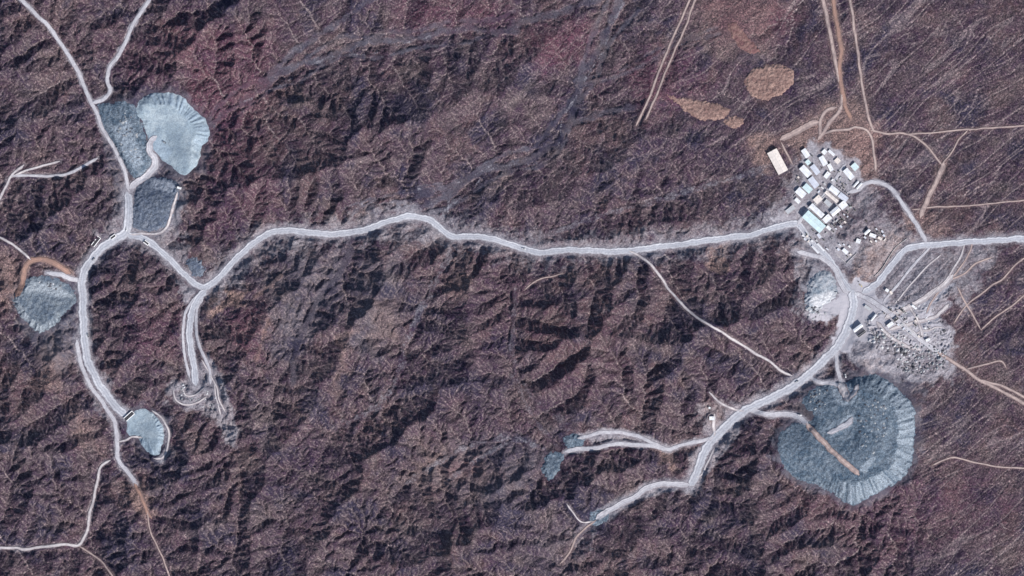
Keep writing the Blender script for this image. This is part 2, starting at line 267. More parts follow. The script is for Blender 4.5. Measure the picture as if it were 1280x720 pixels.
# terrain skeleton: (z, points) lines; heights in metres
LINES = [
 # valleys and road corridors
 (8, [(22,0),(75,55),(108,115),(145,190),(160,235)]), (6, [(183,5),(146,72),(134,120)]), (0, [(160,240),(158,292)]),
 (0, [(200,160),(240,170),(255,150)]), (-8, [(262,165),(300,130),(350,97),(420,68),(520,48),(660,25)]),
 (0, [(158,294),(125,312),(103,342),(103,425),(120,475),(150,520),(185,545)]), (-6, [(50,380),(30,420),(0,450)]),
 (2, [(158,294),(205,318),(258,359),(345,289),(415,293),(515,270),(568,296),(670,315),(790,313),(910,297),(990,280)]),
 (0, [(258,362),(240,385),(238,425),(245,480),(275,530),(300,600),(290,720)]),
 (-6, [(515,268),(560,248),(610,212),(680,188),(705,150),(722,105),(750,60),(790,-10)]),
 (-2, [(650,306),(720,280),(770,264),(830,247),(880,233),(930,219),(965,205)]),
 (0, [(1000,280),(1060,350),(1066,370),(1052,424),(1010,468),(955,501),(900,540),(868,598),(825,605),(745,650),(700,720)]),
 (2, [(893,547),(835,562),(770,548),(700,564),(640,548),(575,562),(510,602),(460,660),(420,740)]),
 (0, [(565,312),(545,350),(525,390),(505,440),(480,500),(430,530),(395,580),(360,650),(340,740)]),
 (2, [(440,300),(425,340),(385,390),(365,450),(345,480),(330,560)]),
 (4, [(625,345),(638,400),(640,450),(655,500),(700,555)]),
 (0, [(1165,306),(1290,298)]), (-4, [(1172,440),(1225,475),(1290,510)]), (-8, [(1143,540),(1200,560),(1290,560)]), (-8, [(1000,610),(1060,640),(1150,660),(1290,640)]),
 (0, [(0,230),(60,220),(120,198)]), (0, [(0,685),(98,682),(120,600),(147,560)]), (4, [(147,550),(183,640),(215,740)]),
 (-6, [(1000,150),(1100,100),(1290,40)]), (-10, [(800,40),(900,20),(1000,-60)]),
 (0, [(895,560),(890,620),(860,680),(850,760)]),
 # ridges
 (70, [(60,-40),(50,60),(60,120),(40,180)]), (55, [(110,20),(125,70)]), (65, [(40,250),(80,262),(110,280)]), (50, [(100,160),(85,200)]),
 (52, [(160,335),(168,380),(160,430),(175,480)]), (40, [(200,380),(195,420)]), (60, [(215,60),(235,100)]), (75, [(260,0),(300,40),(320,70)]),
 (95, [(300,260),(330,200),(370,160),(400,110),(440,95)]), (105, [(360,250),(400,210),(440,160),(480,130),(540,95)]), (90, [(430,255),(480,215),(520,180),(560,150),(590,110)]),
 (85, [(540,225),(580,185),(640,150),(680,110),(690,75)]), (50, [(400,25),(480,10),(560,-20)]), (45, [(640,280),(700,240),(740,200),(790,150)]), (38, [(760,235),(830,200),(890,180)]),
 (40, [(700,300),(780,285),(850,272),(930,255)]), (30, [(790,60),(830,90),(860,110)]), (60, [(300,345),(330,400),(310,440),(285,455)]),
 (85, [(380,330),(400,350),(390,420),(385,480),(370,540)]), (100, [(470,310),(460,360),(440,420),(410,470)]), (110, [(520,300),(510,340),(480,400),(450,460)]),
 (115, [(590,330),(580,400),(575,460),(560,520)]), (90, [(600,460),(620,510)]), (150, [(660,375),(665,430),(685,490),(730,525)]), (140, [(660,375),(720,360),(790,370),(850,410)]),
 (120, [(720,430),(790,450),(850,480)]), (80, [(860,430),(910,460),(940,480)]), (70, [(900,340),(950,370),(985,410)]), (60, [(930,400),(970,430)]), (60, [(860,330),(840,345)]),
 (90, [(490,540),(470,590),(440,640)]), (95, [(560,640),(530,690),(520,760)]), (80, [(640,590),(610,650),(600,720)]), (85, [(720,590),(780,600)]), (90, [(820,640),(790,680),(780,740)]),
 (120, [(925,560),(935,620),(925,690),(935,760)]), (70, [(1000,650),(1010,720)]), (95, [(330,580),(310,640),(320,740)]), (75, [(230,560),(240,630),(250,700)]),
 (70, [(60,450),(70,520),(90,580)]), (65, [(20,500),(30,580),(40,640)]), (50, [(160,640),(160,700)]), (40, [(60,710),(70,760)]), (45, [(20,290),(60,290)]),
 (24, [(1100,60),(1200,20)]), (26, [(1150,130),(1290,90)]), (22, [(1200,230),(1290,200)]), (18, [(900,60),(1000,60)]), (18, [(1180,500),(1290,530)]), (25, [(1150,610),(1290,600)]), (30, [(1100,700),(1290,690)]),
 (16, [(1180,350),(1290,340)]), (18, [(1220,440),(1290,430)]), (14, [(1080,260),(1120,270)]), (110, [(380,20),(350,60)]),
]

# ------------------------------------------------------------------ terrain heights
# macro relief: relax a coarse sheet between the skeleton lines
cs = 8.0; gx0, gy0 = -200.0, -200.0; gw, gh = 211, 141
G = np.zeros((gh, gw)); fixed = np.zeros((gh, gw), bool); fv = np.zeros((gh, gw))
for z, pts in LINES:
    for p in catmull(np.array(pts, float), 3.0):
        j = int(round((p[0] - gx0) / cs)); i = int(round((p[1] - gy0) / cs))
        if 0 <= i < gh and 0 <= j < gw: fixed[i, j] = True; fv[i, j] = z
G[:] = 25; G[fixed] = fv[fixed]
for it in range(1500):
    P = np.pad(G, 1, mode='edge'); N = (P[:-2, 1:-1] + P[2:, 1:-1] + P[1:-1, :-2] + P[1:-1, 2:]) * .25
    G = np.where(fixed, fv, N)
for it in range(7):
    P = np.pad(G, 1, mode='edge'); G = .2 * G + .2 * (P[:-2, 1:-1] + P[2:, 1:-1] + P[1:-1, :-2] + P[1:-1, 2:])
def samp(A, x0, y0, st, px, py):
    u = np.clip((px - x0) / st, 0, A.shape[1] - 1.001); v = np.clip((py - y0) / st, 0, A.shape[0] - 1.001)
    j = u.astype(int); i = v.astype(int); a = u - j; b = v - i
    return (A[i, j] * (1 - a) + A[i, j + 1] * a) * (1 - b) + (A[i + 1, j] * (1 - a) + A[i + 1, j + 1] * a) * b

# running water: uplift against stream incision until the drainage joins up downhill
CELL=4.6; RC, RS = math.cos(math.radians(32)), math.sin(math.radians(32))
def rot(x, y): return x * RC + y * RS, -x * RS + y * RC
sxs=np.arange(-1735,1735+CELL,CELL); sys_=np.arange(-1545,1545+CELL,CELL)
UU,VV=np.meshgrid(sxs,sys_); SX=UU*RC-VV*RS; SY=UU*RS+VV*RC; px=SX/S+640; py=360-SY/S
def fluvial():
    plain = sstep(780, 960, px + (py - 160) * -0.35) * sstep(330, 200, py - (px - 900) * .12)
    plain = np.maximum(plain, sstep(1120, 1200, px) * 0.9)
    plain = np.maximum(plain, sstep(1000, 1120, px) * sstep(620, 570, py)*.9)
    qx = px + 8 * fbm(SX / 110, SY / 110, 3); qy = py + 8 * fbm(SX / 110 + 40, SY / 110, 3)
    m = .4*samp(G, gx0, gy0, cs, qx, qy)
    tilt = -(px-900)*.035*S*.5 + (py-300)*.02*S*.5
    z = m*(1-plain) + plain*(12+tilt*1.0) + (6*(1-plain)+1.2*plain)*fbm(SX/60,SY/60,4)
    U = (.55+.45*sstep(5,40,m))*(1-plain)+.10*plain
    # base level: the main valley floors
    n=z.size; H,Wd=z.shape
    base=np.zeros(z.shape,bool); base[0]=base[-1]=True; base[:,0]=base[:,-1]=True
    for name, wd, kind, (hw,hs), pts in ROADS:
        if name=='haul_road' :
            for p in catmull(W(pts),3.):
                pu,pv=rot(p[0],p[1]); j=int(round((pu-sxs[0])/CELL)); i=int(round((pv-sys_[0])/CELL))
                if 0<=i<H and 0<=j<Wd: base[i,j]=True
    for lz,pts in LINES:
        if lz<10:
            for p in catmull(W(pts),3.):
                pu,pv=rot(p[0],p[1]); j=int(round((pu-sxs[0])/CELL)); i=int(round((pv-sys_[0])/CELL))
                if 0<=i<H and 0<=j<Wd: base[i,j]=True
    idx=np.arange(n).reshape(H,Wd); offs=[(-1,-1),(-1,0),(-1,1),(0,-1),(0,1),(1,-1),(1,0),(1,1)]
    K=.11; mexp=.45; dt=1.0
    jit=.78+.44*rng.random((8,)+z.shape)
    SM=.42+.30*sstep(-.3,.4,fbm(SX/200+3,SY/200,2)).ravel()
    for it in range(120):
        best=np.zeros(z.shape); rec=idx.copy(); rd=np.ones(z.shape)
        zp=np.pad(z,1,mode='edge'); ip=np.pad(idx,1,mode='edge')
        for k,(a,b) in enumerate(offs):
            dl=CELL*math.hypot(a,b); zn=zp[1+a:1+a+H,1+b:1+b+Wd]; sl=(z-zn)/dl
            sj=sl*jit[k]; mk=(sj>best)&(sl>0); best=np.where(mk,sj,best); rec=np.where(mk,ip[1+a:1+a+H,1+b:1+b+Wd],rec); rd=np.where(mk,dl,rd)
        rec=np.where(base,idx,rec).ravel(); rdf=rd.ravel()
        d=(rec!=np.arange(n)).astype(np.int32); r=rec.copy()
        for _ in range(13):
            d=d+d[r]; r=r[r]
        order=np.argsort(d,kind='stable'); ds=d[order]; mx=ds[-1]; cut=np.searchsorted(ds,np.arange(mx+2))
        A=np.full(n,CELL*CELL)
        for L in range(mx,0,-1):
            nd_=order[cut[L]:cut[L+1]]; np.add.at(A,rec[nd_],A[nd_])
        zf=z.ravel()+ (U*dt*(~base)).ravel()*.8
        f=K*dt*A**mexp/rdf
        for L in range(1,mx+1):
            nd_=order[cut[L]:cut[L+1]]; zr=zf[rec[nd_]]; v=(zf[nd_]+f[nd_]*zr)/(1+f[nd_])
            zf[nd_]=np.minimum(v, zr+SM[nd_]*rdf[nd_])
        z=zf.reshape(H,Wd)
        P=np.pad(z,1,mode='edge'); lap=P[:-2,1:-1]+P[2:,1:-1]+P[1:-1,:-2]+P[1:-1,2:]-4*z
        z=np.where(base,z,z+.012*lap)
    return z,A.reshape(H,Wd)
FZ, FA = fluvial()
FL = np.log(FA)
FS = FZ.copy()
for it in range(60):
    P = np.pad(FS, 1, mode='edge'); FS = .2 * FS + .2 * (P[:-2, 1:-1] + P[2:, 1:-1] + P[1:-1, :-2] + P[1:-1, 2:])

STEP = 2.1
def axis(lo, hi):
    inner = np.arange(lo, hi + STEP, STEP); out = []; d = STEP; p = 0.0
    while p < 14000: d *= 1.16; p += d; out.append(p)
    out = np.array(out)
    return np.concatenate([lo - out[::-1], inner, inner[-1] + out]), len(out), len(inner)
xs, ox, nxi = axis(-1380, 1380); ys, oy, nyi = axis(-820, 820)
X, Y = np.meshgrid(xs, ys); X = X.astype(F); Y = Y.astype(F)
def base_h(X, Y):
    wxx = X + 5 * perlin(X / 37, Y / 37) + 2.2 * perlin(X / 14, Y / 14); wyy = Y + 5 * perlin(X / 37 + 50, Y / 37) + 2.2 * perlin(X / 14 + 9, Y / 14)
    uu, vv = rot(wxx, wyy)
    m = FH * samp(FZ, sxs[0], sys_[0], CELL, uu, vv); la = samp(FL, sxs[0], sys_[0], CELL, uu, vv)
    far = sstep(0, 900, np.maximum(np.abs(X) - 1430, np.abs(Y) - 860))
    return m * (1 - far) + far * (45 + 60 * fbm(X / 1500, Y / 1500, 4)), la
FH = 1.42
B, LA = base_h(X, Y)
BS = FH * samp(FS, sxs[0], sys_[0], CELL, *rot(X, Y))
BS = np.where(np.maximum(np.abs(X) - 1400, np.abs(Y) - 830) > 0, B, BS).astype(F); B = B.astype(F); LA = LA.astype(F)
PX = X / S + 640; PY = 360 - Y / S
plain = sstep(780, 960, PX + (PY - 160) * -0.35) * sstep(330, 200, PY - (PX - 900) * .12)
plain = np.maximum(plain, sstep(1120, 1200, PX) * 0.9)
plain = np.maximum(plain, sstep(1000, 1120, PX) * sstep(620, 570, PY) * .9)
def streak(ang, la_, ac_, seed):
    c_, s_ = math.cos(math.radians(ang)), math.sin(math.radians(ang))
    xw = X + 26 * perlin(X / 170 + seed, Y / 170); yw = Y + 26 * perlin(X / 170 + seed + 9, Y / 170)
    u = xw * c_ + yw * s_; v = -xw * s_ + yw * c_
    n1 = perlin_raw(u / la_ + seed, v / ac_) + .5 * perlin_raw(u / (la_ * .5) + seed, v / (ac_ * .5))
    return n1
fan = np.maximum(plain, sstep(300, 230, PY + 30 * fbm(X / 300, Y / 300, 2)) * sstep(430, 560, PX) * .75)
fan = np.maximum(fan, sstep(120, 60, PY) * sstep(290, 400, PX) * .8); fan = np.maximum(fan, sstep(1120, 1180, PX) * .9)
fan2 = sstep(280, 330, PX) * sstep(600, 540, PX) * sstep(300, 340, PY) * sstep(590, 520, PY) * .7
fan3 = sstep(730, 780, PX) * sstep(900, 840, PX) * sstep(340, 380, PY) * sstep(540, 500, PY) * .5
B = (B * (1 - .45 * fan) + BS * .45 * fan).astype(F)
farmask0 = sstep(0, 60, np.maximum(np.abs(X) - 1380, np.abs(Y) - 820))
ST = np.zeros_like(B)
for mk_, an_, se_ in ((fan, 33, 1.3), (fan2, 58, 7.7), (fan3, 40, 4.1)):
    n1 = streak(an_, 230., 24., se_); n2 = streak(an_ + 7, 420., 46., se_ + 3)
    rl = np.maximum(sstep(.16, .0, np.abs(n1)) * sstep(-.05, .5, fbm(X / 95 + se_, Y / 95, 2)) * .8, sstep(.10, .0, np.abs(n2)))
    ST = np.maximum(ST, rl * mk_); B = B - (1.2 * rl - .55 * np.clip(n1, -1, 1) - 2.4 * np.clip(n2, -1, 1)) * mk_ * (1 - farmask0)
B = B.astype(F)
rug = (1 - .55 * np.maximum(plain, fan * .8))
gyv, gxv = np.gradient(B.astype(np.float64), ys, xs)
mag = np.hypot(gxv, gyv) + 1e-4; nrm = np.clip(mag / .12, 0, 1) / mag
slx = (gxv * nrm).astype(F); sly = (gyv * nrm).astype(F)
hx = rng.random(512).astype(F); hy = rng.random(512).astype(F)
def gully(x, y, dx, dy):
    x, y = F(.8253) * x - F(.5646) * y, F(.5646) * x + F(.8253) * y; dx, dy = F(.8253) * dx - F(.5646) * dy, F(.5646) * dx + F(.8253) * dy
    ix = np.floor(x); iy = np.floor(y); fx = x - ix; fy = y - iy; ix = ix.astype(np.int64); iy = iy.astype(np.int64)
    c = np.zeros_like(x); sx = np.zeros_like(x); sy = np.zeros_like(x); wt = np.zeros_like(x)
    for i in (-2, -1, 0, 1):
        for j in (-2, -1, 0, 1):
            h = _h(ix - i, iy - j); ax = fx + i - hx[h] * .5; ay = fy + j - hy[h] * .5
            wgt = np.exp(-2 * (ax * ax + ay * ay)); m = (ax * dx + ay * dy) * F(2 * np.pi)
            c += np.cos(m) * wgt; s = -np.sin(m) * wgt; sx += s * dx; sy += s * dy; wt += wgt
    sx, sy = F(.8253) * sx + F(.5646) * sy, F(-.5646) * sx + F(.8253) * sy
    return c / wt, sx / wt, sy / wt
E = np.zeros_like(B); ex = np.zeros_like(B); ey = np.zeros_like(B); a = 1.0
near = (slice(oy - 4, oy + nyi + 4), slice(ox - 4, ox + nxi + 4))
fine = []
for k, wl in enumerate((34., 18., 9.)):
    f = 1 / wl
    # across-slope direction, bent by the coarser gullies
    dx = (sly[near] + ey[near] * .55) * 1.15; dy = (-slx[near] - ex[near] * .55) * 1.15
    wxp = X[near] + (10 * perlin(X[near] / 45, Y[near] / 45) + 5 * perlin(X[near] / 16, Y[near] / 16)).astype(F)
    c, sx, sy = gully((wxp * f).astype(F), (Y[near] * f).astype(F), dx.astype(F), dy.astype(F))
    E[near] += a * c; ex[near] += a * sx * 1.0; ey[near] += a * sy * 1.0; fine.append(c)
    a *= .64
E += .15 * fbm(X / 12, Y / 12, 2) + .5 * fbm(X / 60, Y / 60, 2)
farm = sstep(0, 60, np.maximum(np.abs(X) - 1380, np.abs(Y) - 820))
E = E * (1 - farm) + farm * fbm(X / 300, Y / 300, 3)

# flat ground: yards, heaps and roads
flat = np.zeros_like(B)
CH = {k: np.zeros_like(B) for k in ('dust', 'tan', 'blue', 'red')}
wobx = 6 * fbm(X[near] / 30, Y[near] / 30, 3); woby = 6 * fbm(X[near] / 30 + 9, Y[near] / 30 + 5, 3)
def window(P, pad):
    j0 = np.searchsorted(xs, P[:, 0].min() - pad); j1 = np.searchsorted(xs, P[:, 0].max() + pad)
    i0 = np.searchsorted(ys, P[:, 1].min() - pad); i1 = np.searchsorted(ys, P[:, 1].max() + pad)
    return slice(i0, i1), slice(j0, j1)
WX = np.zeros_like(B); WY = np.zeros_like(B); WX[near] = wobx; WY[near] = woby
for ch, st, fe, pts in PATCH:
    P = W(pts); wdw = window(P, 2.5 * fe * S + 20)
    sdv = poly_sd(X[wdw] + 3.2 * WX[wdw], Y[wdw] + 3.2 * WY[wdw], P)
    m = st * sstep(-fe * S, fe * S * .6, sdv)
    CH[ch][wdw] = np.maximum(CH[ch][wdw], m)
    if ch == 'dust' and st > .69: flat[wdw] = np.maximum(flat[wdw], .85 * sstep(-fe * S, fe * S * .6, sdv))
for key, (pts, h, dr, kind) in HEAPS.items():
    P = W(pts); wdw = window(P, 40); sdv = poly_sd(X[wdw], Y[wdw], P)
    flat[wdw] = np.maximum(flat[wdw], sstep(-22, 4, sdv))
def dist_line(P, pad):
    wdw = window(P, pad); xx = X[wdw]; yy = Y[wdw]
    d = np.full(xx.shape, 1e9, F); idx = np.zeros(xx.shape, np.int32)
    r = int(pad / STEP) + 2
    j0, i0 = wdw[1].start, wdw[0].start
    for k, p in enumerate(P):
        jc = int(np.searchsorted(xs, p[0])) - j0; ic = int(np.searchsorted(ys, p[1])) - i0
        s = (slice(max(0, ic - r), max(0, ic + r)), slice(max(0, jc - r), max(0, jc + r)))
        dd = np.hypot(xx[s] - p[0], yy[s] - p[1]); m = dd < d[s]
        d[s] = np.where(m, dd, d[s]); idx[s] = np.where(m, k, idx[s])
    return wdw, d, idx
BRAID = []
for q_, (wd, st, ch, pts) in enumerate(WADI):
    if wd < 7: BRAID.append((wd, st, ch, pts)); continue
    pp_ = catmull(np.array(pts, float), 14.0); t_ = np.gradient(pp_, axis=0); t_ /= np.linalg.norm(t_, axis=1)[:, None]; n_ = np.stack([-t_[:, 1], t_[:, 0]], 1); k_ = np.arange(len(pp_)) * 1.0
    for b_, (o_, w_, c_) in enumerate(((-.75, .28, ch), (.0, .42, ch), (.7, .25, ch), (.1, .10, 'dust'))):
        of_ = wd * (o_ + .9 * perlin(k_ / 4.0 + b_ * 7.3, k_ * 0 + q_ * 3.1 + b_))
        BRAID.append((wd * w_, st if c_ != 'dust' else .62, c_, (pp_ + n_ * of_[:, None])[::2].tolist()))
for wd, st, ch, pts in BRAID:
    P = catmull(W(pts), 6.0); wdw, d, _ = dist_line(P, wd * S * 1.3 + 20)
    dd = d + min(1.3, .15 * wd + .35) * WX[wdw]
    br = .6 + .4 * sstep(.30, .02, np.abs(fbm(X[wdw] / 30 + 2 * WX[wdw] / 6, Y[wdw] / 30 + 2 * WY[wdw] / 6, 2)))
    CH[ch][wdw] = np.maximum(CH[ch][wdw], br * st * sstep(wd * S * 1.1, wd * S * .4, dd))
    flat[wdw] = np.maximum(flat[wdw], .92 * sstep(wd * S * 1.1, wd * S * .4, dd))
AMP = 2.9
Z = B * (1 - flat) + BS * flat + AMP * E * rug * (1 - flat)
CHAOS = [(4.6, [(1082,400),(1110,376),(1150,366),(1185,352),(1196,360),(1176,390),(1195,428),(1178,452),(1150,440),(1120,446),(1088,440)]),
 (2.2, [(1085,395),(1130,388),(1150,420),(1120,440),(1085,430)]), (3.2, [(1120,436),(1190,436),(1186,462),(1150,474),(1112,462)]),
 (2.8, [(212,482),(232,472),(262,440),(282,480),(300,540),(288,560),(262,516),(236,512),(214,502)]),
 (2.0, [(725,540),(800,540),(830,560),(740,556)]), (2.0, [(740,640),(810,606),(850,600),(850,612),(800,626),(756,654)]),
 (2.0, [(868,590),(900,548),(930,522),(926,540),(895,585),(870,606)]), (1.6, [(712,662),(740,646),(752,656),(740,690),(716,700)]),
 (2.2, [(190,512),(206,520),(216,545),(206,578),(190,576),(206,560)]), (1.8, [(1000,300),(1012,300),(1040,330),(1020,345),(1002,330)]),
 (2.2, [(1005,378),(1020,386),(1036,384),(1036,398),(1012,402),(1002,392)]), (1.6, [(130,300),(98,350),(90,345),(112,312),(150,290)])]
for ca, pts in CHAOS:
    P = W(pts); wdw = window(P, 20); sdv = poly_sd(X[wdw] + WX[wdw], Y[wdw] + WY[wdw], P)
    rd = 1 - 2.2 * np.abs(perlin(X[wdw] / 11 + 5 * perlin(X[wdw] / 30, Y[wdw] / 30), Y[wdw] / 11))
    Z[wdw] += ca * rd * sstep(-6, 8, sdv); CH['dust'][wdw] = np.maximum(CH['dust'][wdw], (.62 if ca > 1.7 else .35) * sstep(-8, 8, sdv))
ROADP = []
Bi = B.copy()
def samp_grid(A, x, y):
    j = np.clip(np.searchsorted(xs, x) - 1, 0, len(xs) - 2); i = np.clip(np.searchsorted(ys, y) - 1, 0, len(ys) - 2)
    a = (x - xs[j]) / (xs[j + 1] - xs[j]); b = (y - ys[i]) / (ys[i + 1] - ys[i])
    return (A[i, j] * (1 - a) + A[i, j + 1] * a) * (1 - b) + (A[i + 1, j] * (1 - a) + A[i + 1, j + 1] * a) * b
for name, wd, kind, (hw, hs), pts in reversed(ROADS):
    P = catmull(W(pts), 3.0)
    s0 = np.arange(len(P)); off = 1.6 * perlin(s0 / 11.0 + wd * 7, s0 * 0 + 3.3 + pts[0][0])      # a graded track is never dead straight
    T = np.gradient(P, axis=0); T /= np.linalg.norm(T, axis=1)[:, None] + 1e-9
    P = P + np.stack([-T[:, 1], T[:, 0]], 1) * off[:, None]
    ROADP.append((name, wd, kind, P, pts))
    half = wd * S / 2
    zb = samp_grid(Z if wd < 3.5 else .4 * B + .6 * BS, P[:, 0], P[:, 1]); kk = 9
    zp = np.convolve(np.pad(zb, kk, mode='edge'), np.ones(2 * kk + 1) / (2 * kk + 1), 'valid')
    pad = half + max(14, hw * S * 1.6) + 8
    wdw, d, idx = dist_line(P, pad)
    m = sstep(half + (16 if wd > 6 else 9), half + 1.5, d)
    Z[wdw] = Z[wdw] * (1 - m) + zp[idx] * m
    dm = np.maximum(.8 * hs, .7 * np.exp(-np.maximum(0, d + .6 * WX[wdw] - half) ** 2 / 14.) * (kind != 'tan' and wd > 4.2)) * np.exp(-np.maximum(0, d + .8 * WX[wdw] - half) ** 2 / (2 * (hw * S * .45) ** 2))
    dm = np.where(d < pad - 6, dm, 0)
    ch = 'tan' if kind in ('tan', 'orange') else 'dust'
    CH[ch][wdw] = np.maximum(CH[ch][wdw], dm)
ROADP.reverse()
Z = Z.astype(F)
def zat(x, y): return samp_grid(Z, np.asarray(x, float), np.asarray(y, float))

# sediment in gully floors, fresh rock on sharp spurs
K = np.zeros_like(Z)
Zn = Z.astype(np.float64)
lap = (np.roll(Zn, 2, 0) + np.roll(Zn, -2, 0) + np.roll(Zn, 2, 1) + np.roll(Zn, -2, 1) - 4 * Zn)
K[near] = np.clip(lap[near] / 5.0, -1, 1)
gy2, gx2 = np.gradient(Zn, ys, xs); slope = np.hypot(gx2, gy2)

# ------------------------------------------------------------------ materials
def newmat(name):
    m = bpy.data.materials.new(name); m.use_nodes = True; n = m.node_tree; b = n.nodes['Principled BSDF']
    b.inputs['Roughness'].default_value = .95; b.inputs['Specular IOR Level'].default_value = .15
    return m, n, b
def nd(n, t, **kw):
    o = n.nodes.new(t)
    for k, v in kw.items(): setattr(o, k, v)
    return o
def lk(n, a, b): n.links.new(a, b)
def noise(n, scale, detail=4, rough=.6, co=None, dist=0):
    t = nd(n, 'ShaderNodeTexNoise'); t.inputs['Scale'].default_value = scale; t.inputs['Detail'].default_value = detail
    t.inputs['Roughness'].default_value = rough; t.inputs['Distortion'].default_value = dist
    if co: lk(n, co, t.inputs['Vector'])
    return t.outputs['Fac']
def ramp(n, src, stops):
    r = nd(n, 'ShaderNodeValToRGB'); e = r.color_ramp.elements
    while len(e) < len(stops): e.new(.5)
    for i, (p, c) in enumerate(stops): e[i].position = p; e[i].color = (*c, 1) if len(c) == 3 else c
    lk(n, src, r.inputs[0]); return r.outputs[0]
def mixc(n, f, a, b, bt='MIX'):
    m = nd(n, 'ShaderNodeMix', data_type='RGBA', blend_type=bt)
    for v, s in ((f, 0), (a, 6), (b, 7)):
        if hasattr(v, 'links'): lk(n, v, m.inputs[s])
        else: m.inputs[s].default_value = v if s == 0 else (*v, 1)
    return m.outputs[2]
def mth(n, op, a, b=None, clamp=False):
    m = nd(n, 'ShaderNodeMath', operation=op, use_clamp=clamp)
    for i, v in enumerate((a, b)):
        if v is None: continue
        if hasattr(v, 'links'): lk(n, v, m.inputs[i])
        else: m.inputs[i].default_value = v
    return m.outputs[0]
def bump(n, b, h, strength, dist):
    bp = nd(n, 'ShaderNodeBump'); bp.inputs['Strength'].default_value = strength; bp.inputs['Distance'].default_value = dist
    lk(n, h, bp.inputs['Height']); lk(n, bp.outputs[0], b.inputs['Normal'])

def mth3(n, co):
    v = nd(n, 'ShaderNodeVectorMath', operation='ADD'); lk(n, co, v.inputs[0]); v.inputs[1].default_value = (731, -412, 90); return v.outputs[0]
def ground_mat():
    m, n, b = newmat('rocky_ground')
    co = nd(n, 'ShaderNodeNewGeometry').outputs['Position']
    at = nd(n, 'ShaderNodeAttribute', attribute_name='cover'); sp = nd(n, 'ShaderNodeSeparateColor'); lk(n, at.outputs['Color'], sp.inputs[0])
    a2 = nd(n, 'ShaderNodeAttribute', attribute_name='relief'); s2 = nd(n, 'ShaderNodeSeparateColor'); lk(n, a2.outputs['Color'], s2.inputs[0])
    big = noise(n, 1 / 130, 6, .68, co, .4); mid = noise(n, 1 / 42, 5, .65, co, .6); sm = noise(n, 1 / 9, 4, .7, co); px = noise(n, 1 / 3.6, 3, .75, co)
    col = ramp(n, big, [(.30, (.012, .009, .025)), (.42, (.027, .016, .033)), (.53, (.048, .029, .043)), (.61, (.066, .041, .046)), (.72, (.036, .029, .052))])
    col = mixc(n, ramp(n, mid, [(.40, (0, 0, 0)), (.68, (.7, .7, .7))]), col, (.070, .055, .060))
    col = mixc(n, mth(n, 'MULTIPLY', sp.outputs[2], ramp(n, mid, [(.25, (.3, .3, .3)), (.6, (1, 1, 1))])), col, (.088, .090, .112))      # grey-blue chippings
    hu = noise(n, 1 / 75, 4, .6, co, .5); hu2 = noise(n, 1 / 100, 6, .6, mth3(n, co), .3)
    col = mixc(n, ramp(n, hu, [(.52, (0, 0, 0)), (.70, (.5, .5, .5))]), col, (.072, .056, .056))
    col = mixc(n, ramp(n, hu2, [(.50, (0, 0, 0)), (.62, (.85, .85, .85))]), col, (.017, .017, .036))
    hu3 = noise(n, 1 / 85, 6, .62, mth3(n, mth3(n, co)), .3)
    col = mixc(n, ramp(n, hu3, [(.55, (0, 0, 0)), (.68, (.65, .65, .65))]), col, (.088, .070, .070))
    red = mth(n, 'MULTIPLY', at.outputs['Alpha'], ramp(n, sm, [(.3, (.25, .25, .25)), (.62, (.58, .58, .58))]))
    col = mixc(n, red, col, (.092, .032, .048))
    sed = mth(n, 'MULTIPLY', s2.outputs[0], ramp(n, sm, [(.25, (.2, .2, .2)), (.6, (1, 1, 1))]))
    col = mixc(n, sed, col, (.235, .195, .195))
    col = mixc(n, mth(n, 'MULTIPLY', s2.outputs[1], .55), col, (.045, .036, .055))
    tn = mth(n, 'MULTIPLY', sp.outputs[1], ramp(n, sm, [(.25, (.45, .45, .45)), (.6, (1, 1, 1))]))
    col = mixc(n, tn, col, (.20, .140, .122))
    dn = mth(n, 'SUBTRACT', mth(n, 'MULTIPLY', sp.outputs[0], 1.5), mth(n, 'ADD', ramp(n, sm, [(.32, (.5, .5, .5)), (.62, (.04, .04, .04))]), ramp(n, mid, [(.35, (.3, .3, .3)), (.6, (0, 0, 0))])), True)
    dn = mth(n, 'MULTIPLY', dn, mth(n, 'ADD', .35, mth(n, 'MULTIPLY', sp.outputs[0], .7)), True)
    col = mixc(n, dn, col, (.315, .31, .335))
    # boulders and scree: bright and dark specks
    px0 = px
    keep = mth(n, 'MULTIPLY', mth(n, 'SUBTRACT', mth(n, 'MAXIMUM', sp.outputs[0], mth(n, 'MULTIPLY', sp.outputs[2], .8)), .15, True), .95, True)
    px = mth(n, 'ADD', mth(n, 'MULTIPLY', px0, mth(n, 'SUBTRACT', 1.0, keep)), mth(n, 'MULTIPLY', .5, keep))
    col = mixc(n, 1.0, col, ramp(n, px, [(.33, (.28, .27, .33)), (.45, (.80, .79, .82)), (.55, (1.15, 1.12, 1.12)), (.67, (2.6, 2.35, 2.25))]), 'MULTIPLY')
    lk(n, col, b.inputs['Base Color'])
    h = mth(n, 'ADD', mth(n, 'MULTIPLY', sm, .9), px)
    bump(n, b, h, 1.0, 2.2)
    return m
